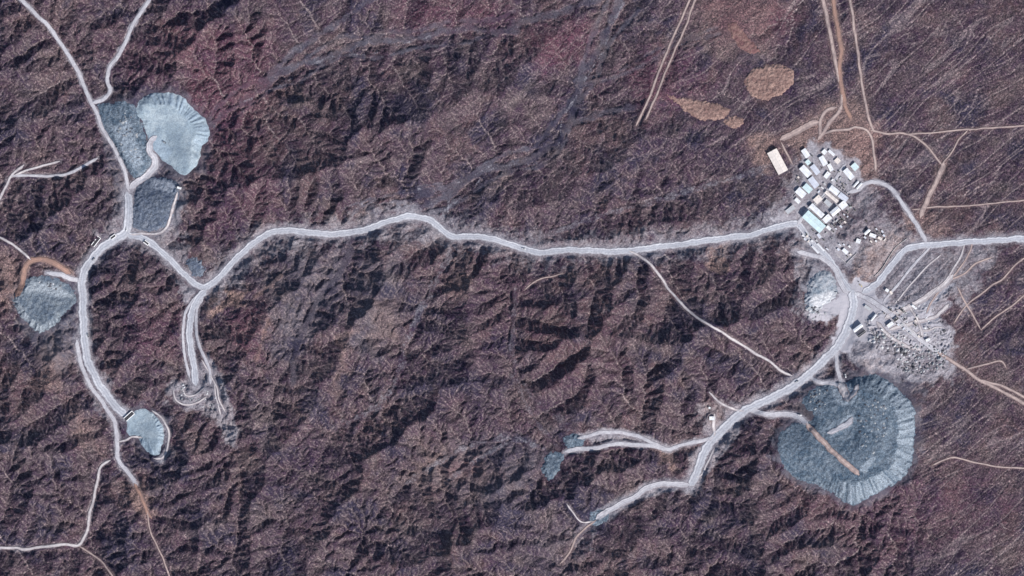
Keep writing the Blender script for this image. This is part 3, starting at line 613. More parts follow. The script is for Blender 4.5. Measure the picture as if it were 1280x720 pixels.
def road_mat(name, mid, edge, spot):
    m, n, b = newmat(name)
    co = nd(n, 'ShaderNodeNewGeometry').outputs['Position']
    at = nd(n, 'ShaderNodeAttribute', attribute_name='across')
    nz = noise(n, 1 / 14, 4, .6, co); fine_ = noise(n, 1 / 4, 3, .7, co)
    u = mth(n, 'ADD', at.outputs['Fac'], mth(n, 'MULTIPLY', mth(n, 'SUBTRACT', fine_, .5), .35))
    col = ramp(n, u, [(.0, [c * 1.15 for c in mid]), (.15, mid), (.34, [c * .86 for c in mid]), (.56, edge), (.76, edge), (.90, spot), (1.0, [c * .62 for c in spot])])
    col = mixc(n, ramp(n, nz, [(.42, (0, 0, 0)), (.66, (.6, .6, .6))]), col, spot)
    col = mixc(n, 1.0, col, ramp(n, fine_, [(.3, (.78, .78, .8)), (.7, (1.18, 1.17, 1.15))]), 'MULTIPLY')
    lk(n, col, b.inputs['Base Color']); bump(n, b, fine_, .7, .8)
    return m
def heap_mat(name, c1, c2, c3, grain=1.0):
    m, n, b = newmat(name)
    co = nd(n, 'ShaderNodeNewGeometry').outputs['Position']
    big = noise(n, 1 / 45, 5, .65, co, .4); sm = noise(n, 1 / 14, 5, .7, co, .5); px = noise(n, 1 / 3.2, 3, .7, co)
    col = ramp(n, big, [(.38, c1), (.60, c2)])
    col = mixc(n, ramp(n, sm, [(.45, (0, 0, 0)), (.68, (.8, .8, .8))]), col, c3)
    fa = nd(n, 'ShaderNodeAttribute', attribute_name='lit_pale')
    col = mixc(n, mth(n, 'MULTIPLY', fa.outputs['Fac'], .6), col, [min(.5, v * 1.35 + .03) for v in c3])  # mixes in painted flank light and the paler rock patches
    lo = 1 - .30 * grain; hi = 1 + .42 * grain
    col = mixc(n, 1.0, col, ramp(n, px, [(.32, (lo, lo, lo)), (.5, (1, 1, 1)), (.68, (hi, hi, hi))]), 'MULTIPLY')
    lk(n, col, b.inputs['Base Color'])
    bump(n, b, mth(n, 'ADD', sm, px), 1.0, 1.5 * grain)
    return m
def plain_mat(name, c, rough=.7, var=.15, scale=.3):
    m, n, b = newmat(name); b.inputs['Roughness'].default_value = rough; b.inputs['Specular IOR Level'].default_value = .3
    tc = nd(n, 'ShaderNodeTexCoord'); f = noise(n, scale, 4, .6, tc.outputs['Object'])
    lk(n, ramp(n, f, [(.3, [v * (1 - var) for v in c]), (.7, [min(.95, v * (1 + var * .6)) for v in c])]), b.inputs['Base Color'])
    return m

# ------------------------------------------------------------------ object helpers
def tag(o, label=None, cat=None, group=None, kind=None):
    if label: o['label'] = label
    if cat: o['category'] = cat
    if group: o['group'] = group
    if kind: o['kind'] = kind
    return o
def link(name, me, parent=None):
    o = bpy.data.objects.new(name, me); C.objects.link(o)
    if parent: o.parent = parent
    return o
def empty(name, loc, rz=0):
    o = bpy.data.objects.new(name, None); C.objects.link(o); o.location = loc; o.rotation_euler = (0, 0, rz); o.empty_display_size = 2; return o
def np_mesh(name, V, Q, mat, attrs=(), smooth=True):
    me = bpy.data.meshes.new(name); nv, nq = len(V), len(Q)
    me.vertices.add(nv); me.vertices.foreach_set('co', np.ascontiguousarray(V, F).ravel())
    me.loops.add(nq * 4); me.loops.foreach_set('vertex_index', np.ascontiguousarray(Q, np.int32).ravel())
    me.polygons.add(nq); me.polygons.foreach_set('loop_start', np.arange(0, nq * 4, 4, dtype=np.int32))
    me.polygons.foreach_set('use_smooth', np.full(nq, smooth))
    me.update(calc_edges=True)
    for an, typ, data in attrs:
        a = me.attributes.new(an, typ, 'POINT'); a.data.foreach_set('color' if typ == 'FLOAT_COLOR' else 'value', np.ascontiguousarray(data, F).ravel())
    me.materials.append(mat); return me
def grid_quads(h, w):
    idx = np.arange(h * w).reshape(h, w)
    return np.stack([idx[:-1, :-1], idx[:-1, 1:], idx[1:, 1:], idx[1:, :-1]], -1).reshape(-1, 4)
class MB:
    def __init__(s): s.bm = bmesh.new()
    def box(s, c, d, rz=0, bev=0):
        r = bmesh.ops.create_cube(s.bm, size=1); cs_, sn = math.cos(rz), math.sin(rz)
        for v in r['verts']:
            x, y, z = v.co.x * d[0], v.co.y * d[1], v.co.z * d[2]
            v.co = (c[0] + x * cs_ - y * sn, c[1] + x * sn + y * cs_, c[2] + z)
        return s
    def prism(s, sec, y0, y1):                     # section in x,z extruded along y
        a = [s.bm.verts.new((x, y0, z)) for x, z in sec]; b = [s.bm.verts.new((x, y1, z)) for x, z in sec]
        n = len(sec); s.bm.faces.new(a); s.bm.faces.new(b[::-1])
        for i in range(n): s.bm.faces.new((a[i], b[i], b[(i + 1) % n], a[(i + 1) % n]))
        return s
    def cyl(s, c, r, h, ax='z', seg=14, r2=None):
        q = bmesh.ops.create_cone(s.bm, cap_ends=True, segments=seg, radius1=r, radius2=r if r2 is None else r2, depth=h)
        for v in q['verts']:
            x, y, z = v.co
            if ax == 'y': x, y, z = x, z, y
            if ax == 'x': x, y, z = z, y, x
            v.co = (x + c[0], y + c[1], z + c[2])
        return s
    def build(s, name, mat, parent=None, smooth=False):
        bmesh.ops.recalc_face_normals(s.bm, faces=s.bm.faces)
        me = bpy.data.meshes.new(name); s.bm.to_mesh(me); s.bm.free(); me.materials.append(mat)
        if smooth:
            for p in me.polygons: p.use_smooth = True
        return link(name, me, parent)

# ------------------------------------------------------------------ ground
cov = np.stack([CH['dust'], CH['tan'], CH['blue'], CH['red']], -1)
strk = np.abs(fbm(X / 55, Y / 55, 3))
sedv = np.clip(K, 0, 1) * .42 + sstep(7.1, 9.4, LA) * .85 + ST * (.24 + .22 * plain)
line = .0 * sstep(.10, .0, np.abs(fbm((X * .80 + Y * .6) / 210, (Y * .80 - X * .6) / 26, 3))) * plain * .8      # braided washes of the plain
line2 = sstep(.05, .0, np.abs(perlin(X / 120 + 1.2 * perlin(X / 40, Y / 40), Y / 120))) * .25
sedv = np.clip(sedv + line + line2 * (1 - plain), 0, 1) * (1 - .5 * flat)
drk = np.clip(-K, 0, 1) * .3
rel = np.stack([sedv, drk, np.zeros_like(drk), np.ones_like(drk)], -1)
V = np.stack([X, Y, Z], -1).reshape(-1, 3)
gme = np_mesh('terrain', V, grid_quads(*X.shape), ground_mat(), [('cover', 'FLOAT_COLOR', cov.reshape(-1, 4)), ('relief', 'FLOAT_COLOR', rel.reshape(-1, 4))])
tag(link('terrain', gme), kind='structure')

# ------------------------------------------------------------------ spoil heaps and cleared pads
HM = {'light': heap_mat('pale_crushed_rock', (.20, .25, .29), (.27, .315, .345), (.16, .205, .25), .7),
      'blue': heap_mat('blue_grey_spoil', (.050, .076, .108), (.090, .116, .148), (.17, .198, .23), 1.6),
      'ash': heap_mat('ash_grey_spoil', (.068, .090, .122), (.115, .138, .165), (.185, .205, .225), 1.2),
      'navy': heap_mat('dark_blue_spoil', (.052, .068, .104), (.092, .110, .145), (.165, .18, .21), 1.3),
      'mid': heap_mat('grey_spoil', (.10, .13, .165), (.23, .25, .28), (.34, .34, .36), .9),
      'tan': heap_mat('tan_spoil', (.135, .082, .076), (.19, .122, .106), (.30, .205, .175), 1.2),
      'rust': heap_mat('rusty_spoil', (.12, .062, .065), (.15, .085, .08), (.21, .14, .12), 1.0)}
HL = {'fan': ('spoil_heap', 'large pale grey fan-shaped rock heap with scalloped edge and a dark speck on top', 'spoil heap'),
      'west': ('spoil_heap', 'dark blue-grey lumpy heap between the narrow road and the pale fan-shaped heap', 'spoil heap'),
      'yard': ('spoil_heap', 'dark navy-grey flat heap ringed by a thin pale track just north of the road fork', 'spoil heap'),
      'left': ('spoil_heap', 'blue-grey heap bordered by an orange dirt track at the left edge', 'spoil heap'),
      'small': ('spoil_heap', 'small light blue heap at the lower end of the western haul road', 'spoil heap'),
      'big': ('spoil_heap', 'largest round blue-grey heap crossed by a straight tan road', 'spoil heap'),
      'round': ('spoil_heap', 'grey-blue round heap beside the pale junction below the settlement', 'spoil heap'),
      'tip': ('spoil_heap', 'tiny oblong blue heap at the far west end of the twin pale tracks', 'spoil heap'),
      'knoll': ('spoil_heap', 'tiny blue heap where the upper of the twin pale tracks ends', 'spoil heap'),
      'spur': ('spoil_heap', 'tiny bluish heap at the end of the south-west branch road', 'spoil heap'),
      'nook': ('spoil_heap', 'small dark blue heap inside the V-shaped bend of the haul road', 'spoil heap'),
      'oval': ('spoil_mound', 'tan oval mound, the largest one on the north plain', 'earth mound'),
      'strip': ('spoil_mound', 'long tan lens-shaped mound near the foot of the parallel pale lines', 'earth mound'),
      'disc': ('spoil_mound', 'smallest tan mound, at the right tip of the long lens-shaped mound', 'earth mound'),
      'wedge': ('spoil_mound', 'rusty wedge-shaped mound above the tan oval mound', 'earth mound')}
heapz = []
FRESH = [('left', 6, [(30,355),(60,352),(90,368),(80,374),(52,366),(30,366)]), ('west', 7, [(140,160),(160,150),(172,180),(180,205),(168,212),(150,185)]),
 ('big', 5, [(1036,478),(1046,474),(1053,474),(1066,484),(1070,498),(1060,508),(1048,506),(1042,494)]), ('big', 4, [(1052,524),(1066,517),(1070,524),(1064,532),(1052,536),(1040,544),(1036,540)]),
 ('big', 3, [(1074,584),(1092,568),(1094,574),(1080,594)]), ('round', 6, [(1014,372),(1030,366),(1044,362),(1040,378),(1018,388)]), ('yard', 3, [(188,224),(215,226),(222,236),(216,242),(190,234)]),
 ('fan', 6, [(184,170),(196,168),(206,176),(214,190),(210,200),(200,196),(192,188)])]
for key, (pts, h, dr, kind) in HEAPS.items():
    P = W(pts); P = catmull(np.vstack([P, P[:1]]), 5.0)[:-1]
    st = 1.6 if key != 'big' else 2.0
    x = np.arange(P[:, 0].min() - 12, P[:, 0].max() + 12, st); y = np.arange(P[:, 1].min() - 12, P[:, 1].max() + 12, st)
    gx_, gy_ = np.meshgrid(x, y)
    wob = 1.0 if kind in ('light',) else 1.4
    sdv = poly_sd(gx_, gy_, P[::2]) + 3.0 * perlin(gx_ / 6 + 3, gy_ / 6) * (kind != 'light') + wob * 2.6 * fbm(gx_ / 16, gy_ / 16, 3)
    c = P.mean(0); R = np.hypot(*(P - c).T).mean(); v = np.array(dr) / np.linalg.norm(dr)
    t = ((gx_ - c[0]) * v[0] + (gy_ - c[1]) * v[1]) / R
    hl = 1.6 + (h - 1.6) * sstep(-.75, .35, t)
    if kind in ('tan', 'rust'): hl = np.full_like(gx_, h * 1.0)
    ang = np.arctan2(gy_ - c[1], gx_ - c[0])
    rill = perlin(ang * R / 7.0, np.hypot(gx_ - c[0], gy_ - c[1]) / 90)          # tipping faces scored downslope
    face = sdv * .72
    soft = 1.1
    hh = -np.log(np.exp(-np.clip(face, -20, 60) / soft) + np.exp(-hl / soft)) * soft
    onface = sstep(hl + 2, hl - 2, face) * sstep(0, 3, face)
    hh = hh + onface * rill * 3.0 + (1 - onface) * (.35 + (0 if kind == 'light' else 1.5)) * fbm(gx_ / 9, gy_ / 9, 2) * sstep(0, 6, sdv)
    if key == 'big':                                                            # benches on the east and south flank
        hh = np.where(hh > 12, 12 + (hh - 12) * sstep(26, 40, sdv), hh) if False else hh
        hh += 5.0 * sstep(0, 18, poly_sd(gx_, gy_, W([(1050,500),(1075,480),(1110,490),(1120,530),(1105,575),(1085,590),(1065,560),(1070,530)])))
    if key == 'fan':
        hh += 1.0 * fbm(gx_ / 30, gy_ / 30, 2)
    zt = zat(gx_, gy_)
    zb = zt.copy()
    ins = sdv > -6
    z = zt + np.where(sdv > 0, np.maximum(hh, .25), sdv * .6)
    lit_pale = np.clip(sstep(.15, .6, onface * sstep(-.1, .5, t)) * (1 if key in ('big', 'fan', 'small', 'left') else .3) * (.75 + 1.1 * rill), 0, 1.2)  # brightness of lit outer flanks put into the colour, broken by the rills
    for hk, fe, pp in FRESH:
        if hk == key: lit_pale = np.maximum(lit_pale, sstep(-fe, fe, poly_sd(gx_, gy_, W(pp)) + 3 * fbm(gx_ / 14, gy_ / 14, 2)))
    Q = grid_quads(*gx_.shape); keep = (sdv > -5).ravel()[Q].all(1); Q = Q[keep]
    used, inv = np.unique(Q, return_inverse=True)
    V = np.stack([gx_, gy_, z], -1).reshape(-1, 3)[used]; o0 = np.array([c[0], c[1], 0])
    nm, lab, cat = HL[key]
    me = np_mesh(nm, V - o0, inv.reshape(-1, 4), HM[kind], [('lit_pale', 'FLOAT', lit_pale.ravel()[used])]); o = link(nm, me); o.location = o0
    tag(o, lab, cat, 'spoil heaps beside the haul roads' if nm == 'spoil_heap' else 'tan mounds on the north plain')
    heapz.append((x, y, np.where(sdv > 0, z, -1e3)))
def top(x, y):                                      # ground height including heaps
    x = np.asarray(x, float); y = np.asarray(y, float); z = zat(x, y)
    for hxs, hys, hz in heapz:
        ok = (x > hxs[0]) & (x < hxs[-1]) & (y > hys[0]) & (y < hys[-1])
        j = np.clip(((x - hxs[0]) / (hxs[1] - hxs[0])).astype(int), 0, len(hxs) - 2); i = np.clip(((y - hys[0]) / (hys[1] - hys[0])).astype(int), 0, len(hys) - 2)
        zz = np.maximum.reduce([hz[i, j], hz[i + 1, j], hz[i, j + 1], hz[i + 1, j + 1]])
        z = np.where(ok, np.maximum(z, zz), z)
    return z

# ------------------------------------------------------------------ roads
RM = {'haul': road_mat('grey_haul_road', (.33, .34, .375), (.43, .435, .465), (.27, .27, .30)),
      'track': road_mat('grey_dirt_track', (.38, .375, .40), (.40, .395, .42), (.26, .245, .27)),
      'pale': road_mat('pale_dirt_track', (.46, .43, .43), (.36, .335, .345), (.22, .19, .20)),
      'tan': road_mat('tan_dirt_track', (.37, .29, .265), (.29, .225, .21), (.17, .13, .13)),
      'orange': road_mat('orange_dirt_track', (.29, .18, .145), (.25, .155, .125), (.17, .115, .105))}
for k, (name, wd, kind, P, pts) in enumerate(ROADP):
    T = np.gradient(P, axis=0); T /= np.linalg.norm(T, axis=1)[:, None] + 1e-9; Nn = np.stack([-T[:, 1], T[:, 0]], 1)
    s0 = np.arange(len(P)) * 1.0
    prof = [(-1.12, -.9), (-1, -.1), (-.84, .35), (-.66, 0), (-.33, .02), (0, .05), (.33, .02), (.66, 0), (.84, .35), (1, -.1), (1.12, -.9)] if wd > 6 else \
           [(-1.2, -.9), (-1, -.05), (-.5, 0), (0, .03), (.5, 0), (1, -.05), (1.2, -.9)]
    half = wd * S / 2
    ends = np.clip(np.minimum(s0, len(P) - 1 - s0) / 2.5, .35, 1)
    rag = .9 if wd > 6 else 1.0
    wl_ = half * ends * (1 + rag * .26 * perlin(s0 / 2.3, s0 * 0 + k * 1.7 + .4) + .22 * perlin(s0 / 9, s0 * 0 + k + .2))
    wr_ = half * ends * (1 + rag * .26 * perlin(s0 / 2.3, s0 * 0 + k * 1.7 + 30.4) + .22 * perlin(s0 / 9, s0 * 0 + k + 50.2))
    cols = []; us = []
    for u, dz in prof:
        wv = wl_ if u > 0 else wr_
        q = P + Nn * (u * wv)[:, None]
        z = top(q[:, 0], q[:, 1])
        z = np.maximum(z, zat(q[:, 0], q[:, 1])) + (.45 + .035 * (k % 17)) + dz * (2.2 if wd > 6 else 1)
        cols.append(np.concatenate([q, z[:, None]], 1)); us.append(np.full(len(P), min(1, abs(u))))
    V = np.stack(cols, 1); h_, w_ = V.shape[:2]
    c0 = np.array([P[:, 0].mean(), P[:, 1].mean(), 0])
    me = np_mesh(name, V.reshape(-1, 3) - c0, grid_quads(h_, w_)[:, ::-1], RM[kind], [('across', 'FLOAT', np.stack(us, 1).ravel())])
    o = link('haul_road' if name == 'haul_road' else 'dirt_track', me); o.location = c0
    tag(o, kind='structure')

# ------------------------------------------------------------------ buildings
WH = plain_mat('white_metal_sheet', (.60, .61, .63), .5, .22, .10); CY = plain_mat('pale_cyan_metal_sheet', (.46, .57, .58), .5, .2, .1)
LV = plain_mat('pale_lavender_metal_sheet', (.46, .48, .54), .5, .2, .1); CR = plain_mat('cream_concrete_roof', (.58, .52, .48), .8, .2, .15)
GR = plain_mat('grey_roof_felt', (.34, .35, .37), .8, .15, .2); DK = plain_mat('dark_roof_felt', (.030, .030, .036), .8, .2, .2)
WL = plain_mat('rendered_wall', (.50, .47, .44), .9, .12, .4); DR = plain_mat('grey_steel_door', (.14, .15, .17), .6, .1, 1); CC = plain_mat('raw_concrete', (.46, .45, .44), .9, .15, .3)
LC = plain_mat('lime_washed_concrete', (.74, .73, .72), .9, .08, .3)
RF = {'white': WH, 'cyan': CY, 'lavender': LV, 'cream': CR, 'grey': GR, 'dark': DK}
COMP = 'low buildings of the settlement'
BLD = [ # px, py, length, width, image angle, roof colour, wall height, shape, label
 (972,202,32,14,62,'cream',7,'gable','long cream warehouse standing alone west of the settlement'),
 (1007,191.5,12,7,56,'white',5,'gable','white roofed block at the north-west corner of the settlement'),
 (1010,203,6.5,6,50,'cyan',4,'flat','small square pale cyan roof below the north-west white block'),
 (1007,214,16,8.5,47,'white',5,'gable','wide white roof at the western edge, above the twin white roofs'),
 (1019,212,14,7,52,'lavender',5,'gable','greyish roof just right of the wide white western roof'),
 (1017,228,15,8,52,'lavender',5,'gable','pale lavender roof between the wide western roof and the twin roofs'),
 (1029,201,13,7,60,'white',5,'gable','tall narrow white roof at the top centre of the settlement'),
 (1030.5,190,6,6,45,'white',4,'flat','little white hut at the northern tip of the settlement'),
 (1039.5,191,10,3.6,42,'white',4,'gable','slim curved white roof north-east of the little white hut'),
 (1047,201,7,6.5,45,'cream',4,'flat','square cream roof alone near the north-east corner of the settlement'),
 (1038,209.5,10,5.5,62,'white',4,'flat','small white roof between the narrow street and the cream square'),
 (1034,219,9,6,-52,'white',4,'flat','small white roof beside the street, left of the diagonal lane'),
 (1068.7,208.5,9,8,48,'cyan',5,'flat','bright cyan roof in a dark yard at the north-east edge'),
 (1061,217.5,15.5,7.5,50,'white',6,'gable','bright white oblong roof next to the dark yard'),
 (1070,230,10,2.6,-47,'white',3,'gable','left one of two slim white sheds below the bright oblong roof'),
 (1074,232.5,10,2.6,-47,'white',3,'gable','right one of two slim white sheds below the bright oblong roof'),
 (1001,241,13,9,43,'white',5,'gable','lower left of the twin white roofs on the west side'),
 (1009.5,235.5,12,8,43,'cyan',5,'gable','upper right of the twin roofs on the west side, faintly green'),
 (997,251,8,5,43,'white',4,'flat','small white roof just below the twin western roofs'),
 (1043,238,14,7.5,38,'white',6,'gable','white western half of the long slab on the eastern street'),
 (1054,246.5,13,7.5,38,'lavender',6,'gable','lavender eastern half of the long slab on the eastern street'),
 (1039.5,246,21,4.4,40,'cream',5,'gable','thin cream roof running along the long slab'),
 (1022.5,249.5,10,8.5,-42,'cream',5,'flat','nearly square cream roof in the middle of the settlement'),
 (1021,263.5,22,7,42,'white',5,'gable','long white roof directly above the big cyan hall'),
 (1017.5,277,31,12.5,42,'cyan',8,'gable','big pale cyan hall with a wide ribbed roof'),
 (1054,256.5,10,9,-40,'white',5,'flat','white roof at the upper end of the eastern white row'),
 (1044,264,13,7.5,-40,'white',5,'gable','middle white roof of the eastern white row'),
 (1034,273.5,11,8,-42,'white',5,'flat','white roof at the lower end of the eastern white row'),
 (1035,254,10,6,42,'grey',4,'flat','dull grey roof in the inner courtyard'),
 (1036,285,7,4,42,'white',4,'flat','small white roof right of the big cyan hall corner'),
 (1024,295,7,4,52,'lavender',3,'flat','small pale roof south of the big cyan hall'),
 (1073,301.5,6,6,20,'white',5,'flat','rounded bright white block east of the walled yard'),
 (1084,290,9,3.6,-42,'white',4,'gable','slim white wing at the top of the eastern cluster'),
 (1091,294.5,9,5,20,'white',4,'flat','white central block of the eastern cluster'),
 (1100,298,6,3.6,30,'cream',3,'flat','cream hut at the right end of the eastern cluster'),
 (1056.5,314,8,5,42,'white',4,'gable','white hut inside the walled yard'),
 (1048,312,4,3,42,'lavender',3,'flat','tiny pale shed at the corner of the walled yard'),
 (1072.5,410,14,4.6,-37,'white',9,'gable','tall bright shed casting black shadow on the pale yard south of the junction'),
 (1077,417,12,3.6,-37,'dark',6,'gable','black roofed shed beside the tall bright shed'),
 (1113,406,9,5,-38,'white',5,'flat','white block among debris on the quarry terrace'),
 (1120,399,7,4,-38,'dark',5,'flat','dark roofed block behind the white block on the terrace'),
 (1092,397,11,2.2,-52,'white',3,'gable','very thin white shed on the open pale yard'),
 (1109,363,5,4,30,'white',4,'flat','left white hut on the slope between the two east roads'),
 (1114,366,5,3,60,'cream',3,'flat','right cream hut on the slope between the two east roads'),
 (1085,385,10,4,35,'grey',3,'flat','faint grey slab roof in the middle of the pale yard'),
 (890,523,7,5,0,'white',4,'flat','white hut beside the haul road near the western side tracks'),
 (887,510,3,2.6,20,'white',3,'flat','tiny white hut uphill of the haul road hut'),
 (224,235,6,3,15,'white',4,'flat','small white hut at the edge between the pale fan heap and the navy heap'),
 (1026,309,13,2.2,48,'white',3,'gable','left one of two parallel thin sheds south of the cyan hall'),
 (1019,312,13,2.2,48,'white',3,'gable','right one of two parallel thin sheds south of the cyan hall'),
 (988,262,13,6,-38,'grey',3,'flat','grey open slab roof west of the street entrance'),
 (1143,384,8,3,38,'white',4,'flat','white shed at the top of the quarry terrace'),
 (1128,388,7,3,38,'dark',4,'flat','dark narrow shed on the upper quarry terrace'),
 (1160,425,6,4,-30,'white',4,'flat','white block on the round knob at the right end of the terrace'),
]
CL = random.Random(5)
CLUT = [([(1052,262),(1064,258),(1060,275),(1046,290),(1030,292),(1040,278)], 14, 'tiny hut crammed along the south-east side of the settlement', .5),
        ([(1075,286),(1104,286),(1108,300),(1082,306)], 8, 'tiny hut among the eastern cluster', .5),
        ([(1000,292),(1020,296),(1036,312),(1022,312),(1004,300)], 9, 'tiny hut by the road bend south of the cyan hall', .5),
        ([(1090,385),(1130,380),(1160,395),(1170,425),(1130,425),(1095,415)], 16, 'tiny hut among debris on the quarry terrace', .35),
        ([(996,205),(1006,198),(1050,200),(1060,240),(1040,238),(1010,246),(994,246)], 10, 'tiny shed squeezed between the larger settlement roofs', .6),
        ([(1050,305),(1064,306),(1066,318),(1058,324),(1046,314)], 5, 'tiny hut inside the walled yard', .6)]
for poly, n_, lab, _p in CLUT:
    Pq = np.array(poly, float); k_ = 0; tr = 0
    while k_ < n_ and tr < 4000:
        tr += 1; x_, y_ = CL.uniform(Pq[:, 0].min(), Pq[:, 0].max()), CL.uniform(Pq[:, 1].min(), Pq[:, 1].max())
        if poly_sd(np.array([x_]), np.array([y_]), Pq)[0] < 0: continue
        if any(math.hypot(x_ - q[0], y_ - q[1]) < (q[2] * .42 + q[3] * .3 + 2.4) for q in BLD): continue
        BLD.append((x_, y_, CL.uniform(2.4, 4.5), CL.uniform(1.6, 2.6), CL.choice([42, -48, 40, 50]), (kc := CL.choice(['white', 'cream', 'dark', 'lavender', 'grey'])), CL.uniform(2.6, 4), 'flat', lab.replace('tiny ', 'tiny ' + kc + ' '))); k_ += 1
def building(px, py, L, Wd, ang, col, hgt, shape, label):
    x, y = wx(px), wy(py); L *= S * .96; Wd *= S * .96; rz = -math.radians(ang)
    cr = [(x + sx * L / 2 * math.cos(rz) - sy * Wd / 2 * math.sin(rz), y + sx * L / 2 * math.sin(rz) + sy * Wd / 2 * math.cos(rz)) for sx in (-1, 1) for sy in (-1, 1)] + [(x, y)]
    zs = top([c[0] for c in cr], [c[1] for c in cr]); z0 = float(np.min(zs)) ; up = float(np.max(zs)) - z0
    nm = 'warehouse' if L > 55 else ('shed' if 'shed' in label else ('hut' if 'hut' in label else 'building'))
    root = empty(nm, (x, y, z0), rz); h = hgt + up
    tag(root, label, nm if nm != 'hut' else 'hut', ('tiny huts and sheds' if label.startswith('tiny ') and L < 9.5 and 'corner of' not in label and 'uphill' not in label else (COMP if 960 < px < 1082 and py < 300 else 'outlying sheds and huts')))
    m = MB(); m.box((0, 0, h / 2 - .4), (L - .6, Wd - .6, h + .8)); m.build('wall', WL, root)
    m = MB(); rise = Wd * .13 if shape == 'gable' else .0
    if shape == 'gable':
        sec = [(-L / 2, 0)]
        me = MB()
        # ridge along local x
        a = []
        for xx in (-L / 2, L / 2):
            a.append([me.bm.verts.new((xx, yy, zz)) for yy, zz in ((-Wd / 2, h), (0, h + rise), (Wd / 2, h), (Wd / 2, h + .35), (0, h + rise + .35), (-Wd / 2, h + .35))])
        me.bm.faces.new(a[0]); me.bm.faces.new(a[1][::-1])
        for i in range(6): me.bm.faces.new((a[0][i], a[0][(i + 1) % 6], a[1][(i + 1) % 6], a[1][i]))
        rf = me.build('roof', RF[col], root)
        if L > 18:
            m2 = MB(); m2.box((0, 0, h + rise + .45), (L - .4, .5, .25)); m2.build('ridge_cap', GR if col != 'grey' else WH, rf)
        if L > 40:
            for q in range(3):
                m3 = MB(); m3.box((L * (-.3 + .3 * q), Wd * .22, h + rise * .56 + .75), (2.6, 1.6, .9)); m3.build('roof_vent', CC, rf)
    else:
        m2 = MB(); m2.box((0, 0, h + .15), (L, Wd, .3)); rf = m2.build('roof', RF[col], root)
        m3 = MB()
        for sx, sy, dx_, dy_ in ((0, 1, L, .3), (0, -1, L, .3), (1, 0, .3, Wd - .6), (-1, 0, .3, Wd - .6)):
            m3.box((sx * (L / 2 - .15), sy * (Wd / 2 - .15), h + .55), (dx_, dy_, .5))
        m3.build('parapet', WL, rf)
        if L > 11:
            m4 = MB(); m4.box((L * .22, Wd * .12, h + .8), (2.2, 1.6, 1.0)); m4.build('roof_tank', CC, rf)
    m = MB(); m.box((L * .18, -Wd / 2 + .27, 1.1 + up * .5), (2.0, .14, 2.3)); m.build('door', DR, root)
    return root
for b_ in BLD: building(*b_)

# tunnel portals: a dark mouth under a slab, held by pale side walls
def portal(px, py, L, Wd, ang, label):
    x, y = wx(px), wy(py); rz = -math.radians(ang); L *= S; Wd *= S
    z = float(top(x, y)); root = empty('tunnel_portal', (x, y, z - .3), rz); tag(root, label, 'tunnel portal', 'dark portals beside the western haul road')
    m = MB(); m.box((0, 0, 2.2), (L, Wd, 4.4)); m.build('roof_slab', DK, root)
    for s in (-1, 1):
        m = MB(); m.box((0, s * (Wd / 2 + .9), 2.5), (L + 2, 1.6, 5.0)); m.build('side_wall', LC, root)
    m = MB(); m.box((L / 2 + .6, 0, 2.4), (1.0, Wd - .1, 4.8)); m.build('headwall', LC, root)
portal(120, 302, 13, 3.2, -52, 'long black roofed portal with pale rim north-west of the road fork')
portal(141.5, 296, 6, 2.4, -35, 'short dark portal left of the road fork')
portal(183, 303.5, 6, 2.2, 38, 'short dark portal on the right branch below the road fork')
portal(161.5, 520, 13, 4.0, -42, 'broad black portal across the lower end of the western haul road')

# walls
def wall(pts, hgt, th, label, mat=CC):
    P = W(pts); x0, y0 = P[0]; z0 = float(top(x0, y0)); bm = bmesh.new()
    Q = catmull(P, 4.0) if len(P) > 3 else np.vstack([np.linspace(P[i], P[i + 1], 8)[: (8 if i == len(P) - 2 else 7)] for i in range(len(P) - 1)])
    T = np.gradient(Q, axis=0); T /= np.linalg.norm(T, axis=1)[:, None]; N = np.stack([-T[:, 1], T[:, 0]], 1) * th / 2
    rows = []
    for q, n_ in zip(Q, N):
        z = float(top(q[0], q[1])) - z0
        rows.append([bm.verts.new((q[0] + n_[0] * s - x0, q[1] + n_[1] * s - y0, z + zz)) for s, zz in ((-1, -.5), (-1, hgt), (1, hgt), (1, -.5))])
    for a, b in zip(rows, rows[1:]):
        for i in range(4): bm.faces.new((a[i], a[(i + 1) % 4], b[(i + 1) % 4], b[i]))
    bm.faces.new(rows[0]); bm.faces.new(rows[-1][::-1])
    bmesh.ops.recalc_face_normals(bm, faces=bm.faces)
    me = bpy.data.meshes.new('boundary_wall'); bm.to_mesh(me); bm.free(); me.materials.append(mat)
    o = link('boundary_wall', me); o.location = (x0, y0, z0); tag(o, label, 'wall', 'boundary walls of the settlement')
wall([(1045,317),(1058,329),(1071,316)], 3, .6, 'L-shaped grey wall around the yard south of the settlement')
wall([(1093,346),(1103,335),(1111,322),(1120,309),(1134,298)], 3, .8, 'long curved grey wall along the east road bend')
wall([(1012,262),(1026,250),(1036,240)], 2.6, .5, 'straight grey wall along the settlement street')
wall([(1003,232),(998,238),(992,246)], 2.6, .5, 'short grey wall west of the twin white roofs')
wall([(1128,402),(1140,412),(1148,422)], 3, .8, 'dark-sided low wall on the quarry terrace')

